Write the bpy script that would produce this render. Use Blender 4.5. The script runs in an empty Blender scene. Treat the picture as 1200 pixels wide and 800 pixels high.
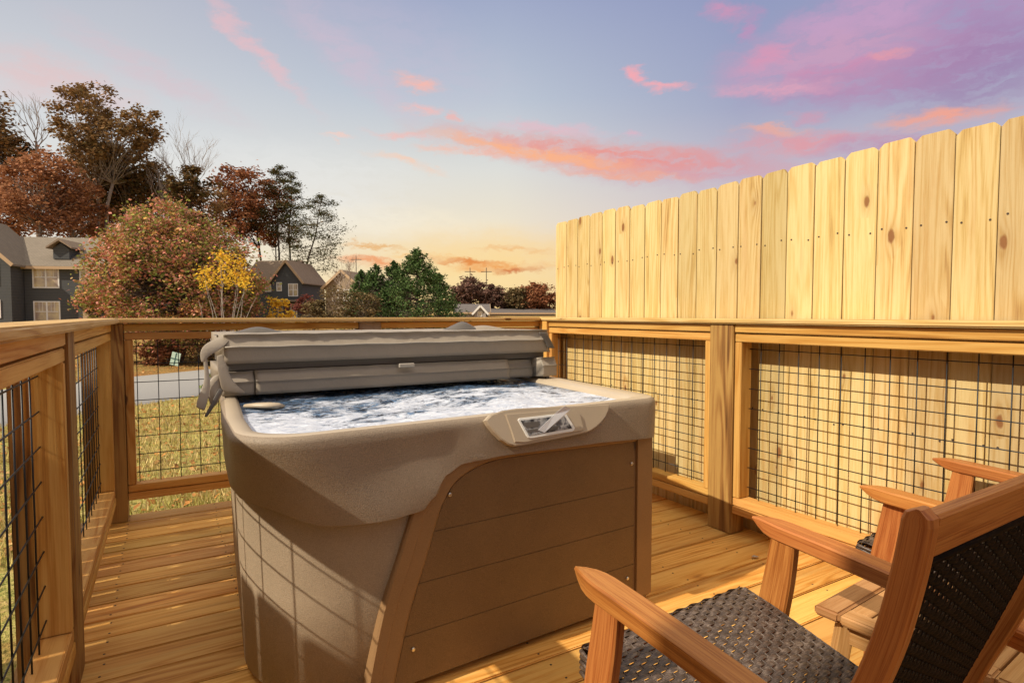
import bpy, bmesh, math, random
from mathutils import Vector, Matrix, noise
random.seed(7)
sc = bpy.context.scene
COL = sc.collection
R = math.radians

# ------------------------------------------------------------------ camera
FPX = 690.0; HOR = 31.5; CAMH = 1.10
YAW = R(30.3); PIT = math.atan(HOR / FPX)
FW = Vector((math.sin(YAW), math.cos(YAW), 0)); RT = Vector((math.cos(YAW), -math.sin(YAW), 0))
CP, SP = math.cos(PIT), math.sin(PIT)
CAM = Vector((0, 0, CAMH))
def ray(x, y):
    u = (x - 600) / FPX; v = (400 - y) / FPX
    return FW * (CP + v * SP) + RT * u + Vector((0, 0, -SP + v * CP))
def at(x, y, d):
    """world point seen at photo pixel (x, y) at horizontal depth d"""
    r = ray(x, y); return CAM + r * (d / r.dot(FW))
def on_y(x, y, Y):
    r = ray(x, y); return CAM + r * (Y / r.y)
def on_x(x, y, X):
    r = ray(x, y); return CAM + r * (X / r.x)
def on_plane(x, y, p, n):
    r = ray(x, y); return CAM + r * ((p - CAM).dot(n) / r.dot(n))
cd = bpy.data.cameras.new('camera'); cam = bpy.data.objects.new('camera', cd); COL.objects.link(cam)
cam.location = CAM; cd.sensor_width = 36; cd.lens = 36 * FPX / 1200
cam.rotation_euler = (R(90) - PIT, 0, -YAW)
cd.clip_start = 0.02; cd.clip_end = 3000
sc.camera = cam

# ------------------------------------------------------------------ helpers
def lin(c):
    return tuple(((x / 255) / 12.92 if x / 255 <= .04045 else ((x / 255 + .055) / 1.055) ** 2.4) for x in c) + (1,)
def tag(o, label=None, cat=None, group=None, kind=None):
    if label: o['label'] = label
    if cat: o['category'] = cat
    if group: o['group'] = group
    if kind: o['kind'] = kind
    return o
def thing(name, loc, label, cat, group=None, rz=0):
    o = bpy.data.objects.new(name, None); COL.objects.link(o)
    o.empty_display_size = .1; o.location = loc; o.rotation_euler = (0, 0, rz)
    return tag(o, label, cat, group)
def link(name, bm, mats, parent=None, smooth=False, local=False):
    """one mesh object; geometry is given in world coordinates unless local"""
    me = bpy.data.meshes.new(name); 
    if parent is not None and not local:
        m = Matrix.Translation(parent.location) @ Matrix.Rotation(parent.rotation_euler.z, 4, 'Z')
        bm.transform(m.inverted())
    bm.to_mesh(me); bm.free()
    for m in (mats if isinstance(mats, (list, tuple)) else [mats]): me.materials.append(m)
    if smooth:
        for p in me.polygons: p.use_smooth = True
    o = bpy.data.objects.new(name, me); COL.objects.link(o)
    if parent is not None: o.parent = parent
    return o
def under(child, parent):
    """make child (world built) a sub-part of parent, itself a part at identity"""
    child.parent = parent; return child
def copy_tree(o, parent=None):
    c = o.copy(); COL.objects.link(c)
    if parent is not None: c.parent = parent
    for ch in list(o.children): copy_tree(ch, c)
    return c

def board(bm, a, b, L=0, bev=.003, rot=None, mi=0, seg=1):
    """bevelled board a..b (min,max corners), grain along axis L, with uv in metres"""
    t = bmesh.new(); uv = t.loops.layers.uv.new('UVMap')
    bmesh.ops.create_cube(t, size=1)
    a = Vector(a); b = Vector(b); s = b - a; c = (a + b) / 2
    for v in t.verts: v.co = Vector((v.co.x * s.x, v.co.y * s.y, v.co.z * s.z))
    if bev > 0:
        bmesh.ops.bevel(t, geom=t.edges[:], offset=min(bev, min(s) * .3), segments=seg, affect='EDGES')
    ou, ov = random.uniform(0, 60), random.uniform(0, 60)
    o1, o2 = [k for k in range(3) if k != L]
    for f in t.faces:
        n = f.normal; ax = max(range(3), key=lambda k: abs(n[k]))
        for lp in f.loops:
            p = lp.vert.co
            if ax == L: lp[uv].uv = (p[o1] * .3 + ou, p[o2] + ov + 3)
            elif ax == o1: lp[uv].uv = (p[L] + ou, p[o2] + s[o1] * .6 + ov)
            else: lp[uv].uv = (p[L] + ou, p[o1] + ov)
        f.material_index = mi
    M = Matrix.Translation(c)
    if rot is not None: M = M @ rot.to_4x4()
    t.transform(M); merge(bm, t)
def merge(bm, t):
    me = bpy.data.meshes.new('tmp'); t.to_mesh(me); t.free(); bm.from_mesh(me); bpy.data.meshes.remove(me)
def newbm():
    b = bmesh.new(); b.loops.layers.uv.new('UVMap'); return b
def beam(bm, p, q, w, h, bev=.002, up=Vector((0, 0, 1)), mi=0):
    """board from p to q, width w (sideways) and height h (along up)"""
    p = Vector(p); q = Vector(q); d = q - p; l = d.length; d.normalize()
    sd = up.cross(d).normalized(); u = d.cross(sd).normalized()
    m = Matrix((d, sd, u)).transposed()
    t = newbm(); board(t, (-l / 2, -w / 2, -h / 2), (l / 2, w / 2, h / 2), 0, bev, mi=mi)
    t.transform(Matrix.Translation((p + q) / 2) @ m.to_4x4()); merge(bm, t)
def tube(bm, pts, rads, n=6, caps=True, mi=0):
    uv = bm.loops.layers.uv.verify()
    pts = [Vector(p) for p in pts]
    if not isinstance(rads, (list, tuple)): rads = [rads] * len(pts)
    prev = None; rings = []; up = None; ac = 0
    for i, p in enumerate(pts):
        d = (pts[min(i + 1, len(pts) - 1)] - pts[max(i - 1, 0)]).normalized()
        if up is None:
            up = Vector((0, 0, 1)) if abs(d.z) < .9 else Vector((1, 0, 0))
        s = up.cross(d).normalized(); up = d.cross(s).normalized()
        rings.append([bm.verts.new(p + (s * math.cos(2 * math.pi * k / n) + up * math.sin(2 * math.pi * k / n)) * rads[i]) for k in range(n)])
    for i in range(len(rings) - 1):
        l = (pts[i + 1] - pts[i]).length
        for k in range(n):
            f = bm.faces.new((rings[i][k], rings[i][(k + 1) % n], rings[i + 1][(k + 1) % n], rings[i + 1][k]))
            f.material_index = mi; f.smooth = True
            for lp, (a, b) in zip(f.loops, ((0, k), (0, k + 1), (1, k + 1), (1, k))):
                lp[uv].uv = (ac + a * l, b / n * 6.28 * max(rads))
        ac += l
    if caps:
        for r, fl in ((rings[0], True), (rings[-1], False)):
            f = bm.faces.new(list(reversed(r)) if fl else r); f.material_index = mi
def prism(bm, poly, d0, d1, axis=1, bev=0, mi=0):
    """polygon in the plane normal to axis, extruded d0..d1. poly are (a,b) of the other two axes in order"""
    t = newbm()
    oth = [k for k in range(3) if k != axis]
    def mk(p, d):
        c = [0, 0, 0]; c[oth[0]] = p[0]; c[oth[1]] = p[1]; c[axis] = d; return t.verts.new(c)
    A = [mk(p, d0) for p in poly]; B = [mk(p, d1) for p in poly]; n = len(poly)
    t.faces.new(A); t.faces.new(list(reversed(B)))
    for i in range(n): t.faces.new((A[i], B[i], B[(i + 1) % n], A[(i + 1) % n]))
    bmesh.ops.recalc_face_normals(t, faces=t.faces[:])
    if bev: bmesh.ops.bevel(t, geom=[e for e in t.edges if len(e.link_faces) == 2 and e.calc_face_angle(0) > .3], offset=bev, segments=2, affect='EDGES')
    uv = t.loops.layers.uv.verify(); ou = random.uniform(0, 50)
    for f in t.faces:
        f.material_index = mi; ax = max(range(3), key=lambda k: abs(f.normal[k]))
        o2 = [k for k in range(3) if k != ax]
        for lp in f.loops:
            c = lp.vert.co; lp[uv].uv = (c[o2[1]] + ou, c[o2[0]] + ou)
    merge(bm, t)

def sm_poly(pts, n=40):
    """Catmull-Rom through (a,b) points"""
    out = []; P_ = [pts[0]] + pts + [pts[-1]]
    m_ = max(1, n // (len(pts) - 1))
    for i in range(1, len(P_) - 2):
        for k in range(m_):
            s = k / m_; a, b, c, d = P_[i - 1], P_[i], P_[i + 1], P_[i + 2]
            out.append(tuple(.5 * (2 * b[j] + (c[j] - a[j]) * s + (2 * a[j] - 5 * b[j] + 4 * c[j] - d[j]) * s * s + (3 * b[j] - a[j] - 3 * c[j] + d[j]) * s ** 3) for j in (0, 1)))
    out.append(pts[-1]); return out

# ------------------------------------------------------------------ materials
class NT:
    def __init__(s, m): s.t = m.node_tree; s.t.nodes.clear()
    def n(s, typ, **kw):
        nd = s.t.nodes.new(typ)
        for k, v in kw.items():
            if k.startswith('i_'):
                nd.inputs[k[2:].replace('_', ' ')].default_value = v
            else: setattr(nd, k, v)
        return nd
    def l(s, a, b): s.t.links.new(a, b)
    def math(s, op, a, b=None, c=None, clamp=False):
        nd = s.t.nodes.new('ShaderNodeMath'); nd.operation = op; nd.use_clamp = clamp
        for i, x in enumerate((a, b, c)):
            if x is None: continue
            if isinstance(x, (int, float)): nd.inputs[i].default_value = x
            else: s.l(x, nd.inputs[i])
        return nd.outputs[0]
    def ramp(s, fac, stops, interp='LINEAR'):
        nd = s.t.nodes.new('ShaderNodeValToRGB'); nd.color_ramp.interpolation = interp
        el = nd.color_ramp.elements
        while len(el) < len(stops): el.new(.5)
        for e, (p, c) in zip(el, stops):
            e.position = p; e.color = c if isinstance(c, tuple) and len(c) == 4 else (c, c, c, 1) if not isinstance(c, tuple) else c + (1,)
        if fac is not None: s.l(fac, nd.inputs[0])
        return nd.outputs[0]
    def mix(s, f, a, b, mode='MIX'):
        nd = s.t.nodes.new('ShaderNodeMix'); nd.data_type = 'RGBA'; nd.blend_type = mode
        for i, x in ((0, f), (6, a), (7, b)):
            if isinstance(x, (int, float)): nd.inputs[i].default_value = x
            elif isinstance(x, tuple): nd.inputs[i].default_value = x if len(x) == 4 else x + (1,)
            else: s.l(x, nd.inputs[i])
        return nd.outputs[2]
    def noise(s, vec, scale, detail=3, rough=.5, dist=0, dim='3D'):
        nd = s.t.nodes.new('ShaderNodeTexNoise'); nd.noise_dimensions = dim
        nd.inputs['Scale'].default_value = scale; nd.inputs['Detail'].default_value = detail
        nd.inputs['Roughness'].default_value = rough; nd.inputs['Distortion'].default_value = dist
        if vec is not None: s.l(vec, nd.inputs['Vector'])
        return nd.outputs[0]
    def out(s, sh, disp=None):
        o = s.t.nodes.new('ShaderNodeOutputMaterial'); s.l(sh, o.inputs[0])
    def bump(s, h, strength, dist):
        nd = s.t.nodes.new('ShaderNodeBump'); nd.inputs['Strength'].default_value = strength
        nd.inputs['Distance'].default_value = dist; s.l(h, nd.inputs['Height']); return nd.outputs[0]
    def bsdf(s, col, rough=.6, normal=None, spec=.4, metal=0, **kw):
        b = s.t.nodes.new('ShaderNodeBsdfPrincipled')
        for k, x in (('Base Color', col), ('Roughness', rough), ('Specular IOR Level', spec), ('Metallic', metal)):
            if isinstance(x, (int, float)): b.inputs[k].default_value = x
            elif isinstance(x, tuple): b.inputs[k].default_value = x if len(x) == 4 else x + (1,)
            else: s.l(x, b.inputs[k])
        for k, x in kw.items(): b.inputs[k.replace('_', ' ')].default_value = x
        if normal is not None: s.l(normal, b.inputs['Normal'])
        return b.outputs[0]
def mat(name):
    m = bpy.data.materials.new(name); m.use_nodes = True; return m, NT(m)

def wood(name, light, mid, dark, knot=(.09, .035, .012), ring=.55, knots=.5, rough=.6, var=.25, vsc=1.0, blotch=.25, bumpd=.0012, fine=.35, stain=None):
    m, t = mat(name)
    uvn = t.n('ShaderNodeUVMap'); sep = t.n('ShaderNodeSeparateXYZ'); t.l(uvn.outputs[0], sep.inputs[0])
    u, v = sep.outputs[0], sep.outputs[1]
    geo = t.n('ShaderNodeNewGeometry'); rnd = geo.outputs['Random Per Island']
    oi = t.n('ShaderNodeObjectInfo')
    rr = t.math('FRACT', t.math('ADD', t.math('MULTIPLY', rnd, 7.31), t.math('MULTIPLY', oi.outputs['Random'], 3.7)))
    off = t.math('MULTIPLY', rr, 37.0)
    def vec(su, sv):
        c = t.n('ShaderNodeCombineXYZ'); t.l(t.math('MULTIPLY', u, su), c.inputs[0]); t.l(t.math('MULTIPLY', v, sv), c.inputs[1]); t.l(off, c.inputs[2]); return c.outputs[0]
    # knots
    vo = t.n('ShaderNodeTexVoronoi'); vo.voronoi_dimensions = '2D'; t.l(vec(2.9, 6.5), vo.inputs['Vector']); vo.inputs['Scale'].default_value = 1
    ksel = t.n('ShaderNodeSeparateColor'); t.l(vo.outputs['Color'], ksel.inputs[0])
    kd = vo.outputs['Distance']
    on = t.math('LESS_THAN', ksel.outputs[0], knots * .5)
    kmask = t.math('MULTIPLY', on, t.math('SMOOTH_MIN', 1.0, t.math('MULTIPLY', t.math('SUBTRACT', t.math('ADD', .03, t.math('MULTIPLY', ksel.outputs[1], .07)), t.math('ADD', kd, t.math('MULTIPLY', t.math('SUBTRACT', t.noise(vec(40, 90), 1, 2), .5), .05))), 30, clamp=True), .01), clamp=True)
    halo = t.math('MULTIPLY', on, t.math('POWER', t.math('SUBTRACT', 1, t.math('MULTIPLY', kd, 2.6), clamp=True), 2))
    # cathedral rings
    wn = t.noise(vec(.42, 6.5 * vsc), 1, 2.5, .55)
    c = t.math('ADD', t.math('ADD', t.math('MULTIPLY', wn, 95), t.math('MULTIPLY', v, 95 * vsc)), t.math('MULTIPLY', halo, 9))
    ringv = t.math('ADD', .5, t.math('MULTIPLY', .5, t.math('SINE', c)))
    am = t.noise(vec(.8, 11 * vsc), 1, 3, .6)
    ringv = t.math('MULTIPLY', ringv, t.math('MULTIPLY', t.math('SUBTRACT', am, .22, clamp=True), 2.2, clamp=True))
    ringv = t.math('POWER', ringv, 1.3)
    fn = t.noise(vec(7, 260 * vsc), 1, 3, .6)
    st_ = t.noise(vec(.5, 45 * vsc), 1, 3, .6)
    g = t.math('ADD', t.math('ADD', t.math('MULTIPLY', ringv, ring), t.math('MULTIPLY', t.math('SUBTRACT', st_, .5), .9)), t.math('MULTIPLY', t.math('SUBTRACT', fn, .45), fine * 2.4), clamp=True)
    bl = t.noise(vec(1.6, 7), 1, 4, .65)
    g2 = t.math('ADD', g, t.math('MULTIPLY', t.math('SUBTRACT', bl, .5), blotch * 2.2), clamp=True)
    col = t.ramp(g2, [(0, light), (.45, mid), (1, dark)])
    hs = t.n('ShaderNodeHueSaturation'); t.l(col, hs.inputs['Color'])
    t.l(t.math('ADD', .5 - .007, t.math('MULTIPLY', rr, .014)), hs.inputs['Hue'])
    t.l(t.math('ADD', 1 - var * .6, t.math('MULTIPLY', t.math('FRACT', t.math('MULTIPLY', rr, 5.17)), var * 1.2)), hs.inputs['Value'])
    hs.inputs['Saturation'].default_value = 1.0
    col = t.mix(t.math('MULTIPLY', halo, .45), hs.outputs[0], tuple(dark) + (1,))
    col = t.mix(t.math('MULTIPLY', kmask, .9), col, tuple(knot) + (1,))
    if stain:
        sn = t.ramp(t.noise(vec(.7, 8.0), 1.3, 5, .7), [(.54, 0.0), (.70, 1.0)])
        col = t.mix(t.math('MULTIPLY', sn, stain[3]), col, stain[:3] + (1,))
    nrm = t.bump(t.math('ADD', t.math('MULTIPLY', g, -1), t.math('MULTIPLY', kmask, -.8)), .6, bumpd)
    t.out(t.bsdf(col, t.ramp(fn, [(0, rough - .1), (1, rough + .12)]), nrm, .3)); return m

M = {}
M['deck'] = wood('deck_wood', (.78, .445, .12), (.64, .295, .055), (.26, .085, .015), knots=.35, ring=.62, var=.28, blotch=.34, stain=(.20, .10, .035, .35))
M['fence'] = wood('fence_wood', (.61, .465, .215), (.52, .355, .125), (.27, .135, .036), knot=(.22, .085, .025), knots=.7, ring=.62, var=.27, blotch=.34, fine=.45, stain=(.44, .21, .055, .40))
M['rail'] = wood('railing_wood', (.64, .36, .10), (.51, .235, .046), (.23, .075, .015), knots=.3, ring=.6, var=.18)
M['cap'] = wood('cap_wood', (.62, .43, .19), (.52, .31, .10), (.29, .13, .038), knots=.25, ring=.6, var=.1, stain=(.2, .09, .03, .35))
M['post'] = wood('treated_post_wood', (.42, .24, .07), (.28, .13, .034), (.10, .04, .011), knots=.3, ring=.9, var=.15)
M['greypost'] = wood('weathered_post_wood', (.34, .25, .18), (.27, .18, .12), (.17, .10, .065), knots=.1, ring=.4, var=.1)
M['acacia'] = wood('acacia_wood', (.47, .185, .047), (.33, .105, .023), (.14, .036, .009), knots=.0, ring=.35, var=.18, vsc=1.6, rough=.36, fine=.75, blotch=.4, bumpd=.0006)
M['acacia_table'] = wood('oiled_table_wood', (.50, .27, .11), (.38, .18, .06), (.20, .08, .026), knots=.0, ring=.4, var=.22, vsc=1.6, rough=.45, fine=.5, bumpd=.0005)

def plastic(name, col, rough=.55, speck=.12, bumpd=.0012, scale=420, big=0):
    m, t = mat(name); tc = t.n('ShaderNodeTexCoord'); P = tc.outputs['Object']
    n1 = t.noise(P, scale, 2, .6); n2 = t.noise(P, 5, 4, .6)
    c = t.mix(t.math('MULTIPLY', t.ramp(n1, [(.3, 0.), (.7, 1.)]), speck * 2), col, tuple(x * .55 for x in col[:3]) + (1,))
    c = t.mix(t.math('MULTIPLY', t.ramp(n2, [(.35, 0.), (.7, 1.)]), .3), c, tuple(min(1, x * 1.25) for x in col[:3]) + (1,))
    h = n1
    if big: h = t.math('ADD', n1, t.math('MULTIPLY', t.noise(P, 7, 3, .5), big))
    t.out(t.bsdf(c, rough, t.bump(h, .8, bumpd), .4)); return m
M['shell'] = plastic('textured_tub_skirt', (.325, .25, .175), .5, .46, .0022, 320, 0)
M['body'] = plastic('textured_tub_body', (.38, .295, .20), .5, .42, .0020, 340)
M['panel'] = plastic('brown_tub_panel', (.215, .125, .055), .42, .42, .0018, 320)
M['trim'] = plastic('brown_tub_trim', (.30, .175, .08), .4, .25, .001, 400)
M['rim'] = plastic('acrylic_rim', (.45, .365, .26), .38, .05, .0002, 300)
M['dark'] = plastic('dark_base', (.02, .016, .013), .8, .05)
M['steel'] = (lambda m, t: (t.out(t.bsdf((.75, .72, .68), .35, None, .5, 1.0)), m)[1])(*mat('screw_steel'))
M['black'] = (lambda m, t: (t.out(t.bsdf((.012, .013, .014), .42, None, .4)), m)[1])(*mat('black_coated_wire'))
M['nail'] = (lambda m, t: (t.out(t.bsdf((.06, .04, .03), .7, None, .3)), m)[1])(*mat('rusty_nail'))
def vinyl(name, col):
    m, t = mat(name); tc = t.n('ShaderNodeTexCoord'); P = tc.outputs['Object']
    n = t.noise(P, 26, 4, .6, .6); f = t.noise(P, 900, 1, .5); b = t.noise(P, 4, 3)
    c = t.mix(t.math('MULTIPLY', b, .35), col, tuple(x * .7 for x in col[:3]) + (1,))
    h = t.math('ADD', n, t.math('MULTIPLY', f, .12))
    t.out(t.bsdf(c, .5, t.bump(h, .5, .004), .45)); return m
M['vinyl'] = vinyl('taupe_vinyl_cover', (.33, .275, .21))
M['vinyl_light'] = vinyl('pale_vinyl_flap', (.42, .37, .30))  # paler tone of the cover vinyl
M['vinyl_grey'] = vinyl('grey_vinyl_handle', (.12, .105, .09))

def leafmat(name, cols, trans=.25, gl=.5):
    m, t = mat(name); geo = t.n('ShaderNodeNewGeometry'); r = geo.outputs['Random Per Island']
    tc = t.n('ShaderNodeTexCoord')
    cl = t.noise(tc.outputs['Object'], .9, 2, .5)
    f = t.math('ADD', t.math('MULTIPLY', r, .6), t.math('MULTIPLY', t.math('SUBTRACT', cl, .28), .95), clamp=True)
    k = len(cols); col = t.ramp(f, [((i + .5) / k, tuple(c)) for i, c in enumerate(cols)])
    hs = t.n('ShaderNodeHueSaturation'); t.l(col, hs.inputs['Color'])
    t.l(t.math('ADD', .65, t.math('MULTIPLY', t.math('FRACT', t.math('MULTIPLY', r, 13.7)), .7)), hs.inputs['Value'])
    d = t.n('ShaderNodeBsdfDiffuse'); t.l(hs.outputs[0], d.inputs[0])
    tr = t.n('ShaderNodeBsdfTranslucent'); t.l(hs.outputs[0], tr.inputs[0])
    mx = t.n('ShaderNodeMixShader'); mx.inputs[0].default_value = trans
    t.l(d.outputs[0], mx.inputs[1]); t.l(tr.outputs[0], mx.inputs[2]); t.out(mx.outputs[0]); return m
M['lf_multi'] = leafmat('autumn_mixed_leaves', [(.10, .17, .04), (.36, .34, .08), (.20, .26, .06), (.60, .22, .14), (.72, .32, .26), (.22, .27, .06), (.62, .36, .12), (.55, .18, .10)])
M['lf_olive'] = leafmat('brown_olive_leaves', [(.14, .11, .05), (.30, .17, .075), (.22, .15, .07), (.38, .21, .10)])
M['lf_rust'] = leafmat('rust_leaves', [(.27, .12, .06), (.42, .20, .10), (.34, .16, .09), (.50, .27, .14)])
M['lf_redbrown'] = leafmat('red_brown_leaves', [(.19, .075, .04), (.34, .13, .065), (.26, .12, .06), (.40, .19, .09)])
M['lf_dark'] = leafmat('dark_oak_leaves', [(.07, .06, .028), (.17, .09, .04), (.11, .095, .04)])
M['lf_pine'] = leafmat('pine_needles', [(.06, .07, .03), (.10, .105, .045), (.15, .095, .045)])
M['lf_cedar'] = leafmat('cedar_foliage', [(.03, .06, .022), (.075, .125, .04), (.13, .18, .065)], .1)
M['lf_yellow'] = leafmat('yellow_leaves', [(.75, .45, .04), (.85, .60, .08), (.65, .33, .03)], .35)
M['lf_tan'] = leafmat('dry_tan_leaves', [(.17, .11, .055), (.24, .17, .09), (.12, .10, .04), (.30, .2, .1)])
M['lf_haze'] = leafmat('far_brown_leaves', [(.15, .085, .065), (.22, .12, .09), (.12, .08, .06)])
M['lf_red'] = leafmat('dark_red_leaves', [(.15, .045, .035), (.24, .08, .06)])
M['lf_green'] = leafmat('weed_leaves', [(.14, .2, .04), (.3, .34, .08)])
M['grassblade'] = leafmat('grass_blades', [(.34, .31, .08), (.58, .46, .16), (.66, .50, .24), (.42, .36, .10)])
M['litter'] = leafmat('fallen_leaves', [(.46, .20, .06), (.58, .28, .09), (.34, .15, .055), (.62, .40, .17)])
def simple(name, fn):
    m, t = mat(name); tc = t.n('ShaderNodeTexCoord'); fn(t, tc.outputs['Object']); return m
M['bark'] = simple('grey_brown_bark', lambda t, P: t.out(t.bsdf(t.ramp(t.noise(P, 9, 4, .7), [(.3, (.06, .04, .03)), (.7, (.2, .15, .12))]), .9)))
M['palebark'] = simple('pale_bark', lambda t, P: t.out(t.bsdf(t.ramp(t.noise(P, 6, 4, .7), [(.3, (.22, .17, .13)), (.7, (.45, .37, .31))]), .9)))
M['darkbark'] = simple('dark_bark', lambda t, P: t.out(t.bsdf(t.ramp(t.noise(P, 9, 4, .7), [(.3, (.03, .02, .016)), (.7, (.085, .055, .045))]), .9)))

def siding(name, col, rows=4.5):
    m, t = mat(name); tc = t.n('ShaderNodeTexCoord'); P = tc.outputs['Object']
    sp = t.n('ShaderNodeSeparateXYZ'); t.l(P, sp.inputs[0])
    st = t.math('FRACT', t.math('MULTIPLY', sp.outputs[2], rows))
    n = t.noise(P, 3, 4); c = t.mix(t.math('MULTIPLY', n, .5), col, tuple(x * .6 for x in col[:3]) + (1,))
    c = t.mix(t.math('MULTIPLY', t.math('LESS_THAN', st, .12), .45), c, tuple(x * .35 for x in col[:3]) + (1,))
    t.out(t.bsdf(c, .75, t.bump(st, .7, .02))); return m
M['side_dark'] = siding('charcoal_siding', (.085, .088, .088))
M['side_tan'] = siding('tan_siding', (.36, .27, .18))
M['side_white'] = siding('white_siding', (.42, .38, .35))
def shingle(name, col):
    m, t = mat(name); tc = t.n('ShaderNodeTexCoord'); P = tc.outputs['Object']
    b = t.n('ShaderNodeTexBrick'); t.l(P, b.inputs['Vector']); b.inputs['Scale'].default_value = 2.2
    b.inputs['Color1'].default_value = col + (1,); b.inputs['Color2'].default_value = tuple(x * .75 for x in col) + (1,)
    b.inputs['Mortar'].default_value = tuple(x * .5 for x in col) + (1,); b.inputs['Mortar Size'].default_value = .03
    c = t.mix(t.math('MULTIPLY', t.noise(P, 2.5, 4, .7), .6), b.outputs[0], tuple(x * 1.3 for x in col) + (1,))
    t.out(t.bsdf(c, .9)); return m
M['roof'] = shingle('brown_shingles', (.22, .18, .135))
M['roof2'] = shingle('light_brown_shingles', (.26, .19, .13))
M['roof3'] = shingle('grey_shingles', (.14, .12, .11))
M['trimtan'] = simple('tan_fascia', lambda t, P: t.out(t.bsdf((.48, .33, .19), .6)))
M['white'] = simple('white_trim', lambda t, P: t.out(t.bsdf(t.ramp(t.noise(P, 5, 3), [(.3, (.74, .72, .66)), (.7, (.82, .80, .75))]), .5)))
def winmat():
    m, t = mat('window_glass'); tc = t.n('ShaderNodeTexCoord')
    b = t.ramp(t.noise(tc.outputs['Object'], 1.3, 2), [(.38, (.62, .50, .28)), (.62, (.34, .25, .20))])  # reflections painted into the pane colour as yellow and brown patches
    t.out(t.bsdf(b, .12, None, .8)); return m
M['glass'] = winmat()
M['porchred'] = simple('red_brown_door', lambda t, P: t.out(t.bsdf((.18, .06, .04), .6)))

# ------------------------------------------------------------------ world
w = bpy.data.worlds.new('World'); sc.world = w; w.use_nodes = True
t = NT(w)
tc = t.n('ShaderNodeTexCoord'); sp = t.n('ShaderNodeSeparateXYZ'); t.l(tc.outputs['Generated'], sp.inputs[0])
az = t.math('MULTIPLY', t.math('ARCTAN2', sp.outputs[0], sp.outputs[1]), 57.2958)
el = t.math('MULTIPLY', t.math('ARCSINE', sp.outputs[2]), 57.2958)
cb = t.n('ShaderNodeCombineXYZ'); t.l(az, cb.inputs[0]); t.l(el, cb.inputs[1]); V = cb.outputs[0]
SUN_EL = 39.0
skyn = t.n('ShaderNodeTexSky'); skyn.sky_type = 'NISHITA'; skyn.sun_disc = False
skyn.sun_elevation = R(SUN_EL); skyn.sun_rotation = R(267)
e01 = t.math('DIVIDE', el, 90.0, clamp=True)
gA = t.ramp(e01, [(0, lin((251, 210, 136))), (.035, lin((250, 224, 168))), (.085, lin((241, 228, 202))), (.15, lin((222, 222, 217))), (.22, lin((188, 198, 212))), (.32, lin((156, 166, 198))), (1, lin((118, 138, 190)))])
gB = t.ramp(e01, [(0, lin((240, 222, 190))), (.08, lin((236, 231, 220))), (.16, lin((216, 219, 221))), (.24, lin((194, 198, 208))), (.33, lin((172, 176, 196))), (1, lin((118, 138, 190)))])
wl = t.ramp(t.math('DIVIDE', t.math('ADD', az, 40), 90.0, clamp=True), [(.42, 1.0), (.68, 0.0)])   # left of the picture
col = t.mix(wl, gA, gB)
gC = t.ramp(e01, [(0, lin((236, 190, 140))), (.1, lin((205, 190, 200))), (.2, lin((156, 162, 194))), (.34, lin((134, 144, 188))), (1, lin((112, 132, 188)))])
wr = t.ramp(t.math('DIVIDE', t.math('ADD', az, 40), 120.0, clamp=True), [(.58, 0.0), (.76, .85)])
col = t.mix(wr, col, gC)
# warped coordinates for ragged cloud edges
nz = t.n('ShaderNodeTexNoise'); t.l(V, nz.inputs['Vector']); nz.inputs['Scale'].default_value = .5; nz.inputs['Detail'].default_value = 7; nz.inputs['Roughness'].default_value = .68
mp = t.n('ShaderNodeMapping'); mp.inputs['Scale'].default_value = (.45, 1, 1); t.l(V, mp.inputs['Vector']); t.l(mp.outputs[0], nz.inputs['Vector'])
sub = t.n('ShaderNodeVectorMath', operation='SUBTRACT'); t.l(nz.outputs['Color'], sub.inputs[0]); sub.inputs[1].default_value = (.5, .5, .5)
scl = t.n('ShaderNodeVectorMath', operation='MULTIPLY'); t.l(sub.outputs[0], scl.inputs[0]); scl.inputs[1].default_value = (6.0, 3.0, 0)
add = t.n('ShaderNodeVectorMath', operation='ADD'); t.l(V, add.inputs[0]); t.l(scl.outputs[0], add.inputs[1]); VW = add.outputs[0]
mp2 = t.n('ShaderNodeMapping'); mp2.inputs['Scale'].default_value = (.35, 1.1, 1); t.l(VW, mp2.inputs['Vector'])
fib = t.noise(mp2.outputs[0], 1.1, 6, .62)
def azel(x, y):
    r = ray(x, y); return math.degrees(math.atan2(r.x, r.y)), math.degrees(math.atan2(r.z, math.hypot(r.x, r.y)))
def cloud(x, y, hx, hy, rot, c, s, soft=.9, fibre=.6):
    global col
    a0, e0 = azel(x, y); a1, e1 = azel(x + 10, y); a2, e2 = azel(x, y + 10)
    kx = abs(a1 - a0) / 10; ky = abs(e2 - e0) / 10
    m = t.n('ShaderNodeMapping'); m.vector_type = 'TEXTURE'
    m.inputs['Location'].default_value = (a0, e0, 0); m.inputs['Rotation'].default_value = (0, 0, R(-rot))
    m.inputs['Scale'].default_value = (hx * kx, hy * ky, 1); t.l(VW, m.inputs['Vector'])
    ln = t.n('ShaderNodeVectorMath', operation='LENGTH'); t.l(m.outputs[0], ln.inputs[0])
    d = t.n('ShaderNodeMapRange', interpolation_type='SMOOTHSTEP'); t.l(ln.outputs['Value'], d.inputs[0])
    d.inputs[1].default_value = 1.35; d.inputs[2].default_value = 1.35 - soft * 1.3; d.inputs[3].default_value = 0; d.inputs[4].default_value = 1
    f = t.n('ShaderNodeMapRange', interpolation_type='SMOOTHSTEP'); t.l(fib, f.inputs[0]); f.inputs[1].default_value = .32; f.inputs[2].default_value = .58
    f.inputs[3].default_value = 1 - fibre; f.inputs[4].default_value = 1
    fac = t.math('MULTIPLY', t.math('MULTIPLY', d.outputs[0], f.outputs[0]), s)
    col = t.mix(fac, col, lin(c))
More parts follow.
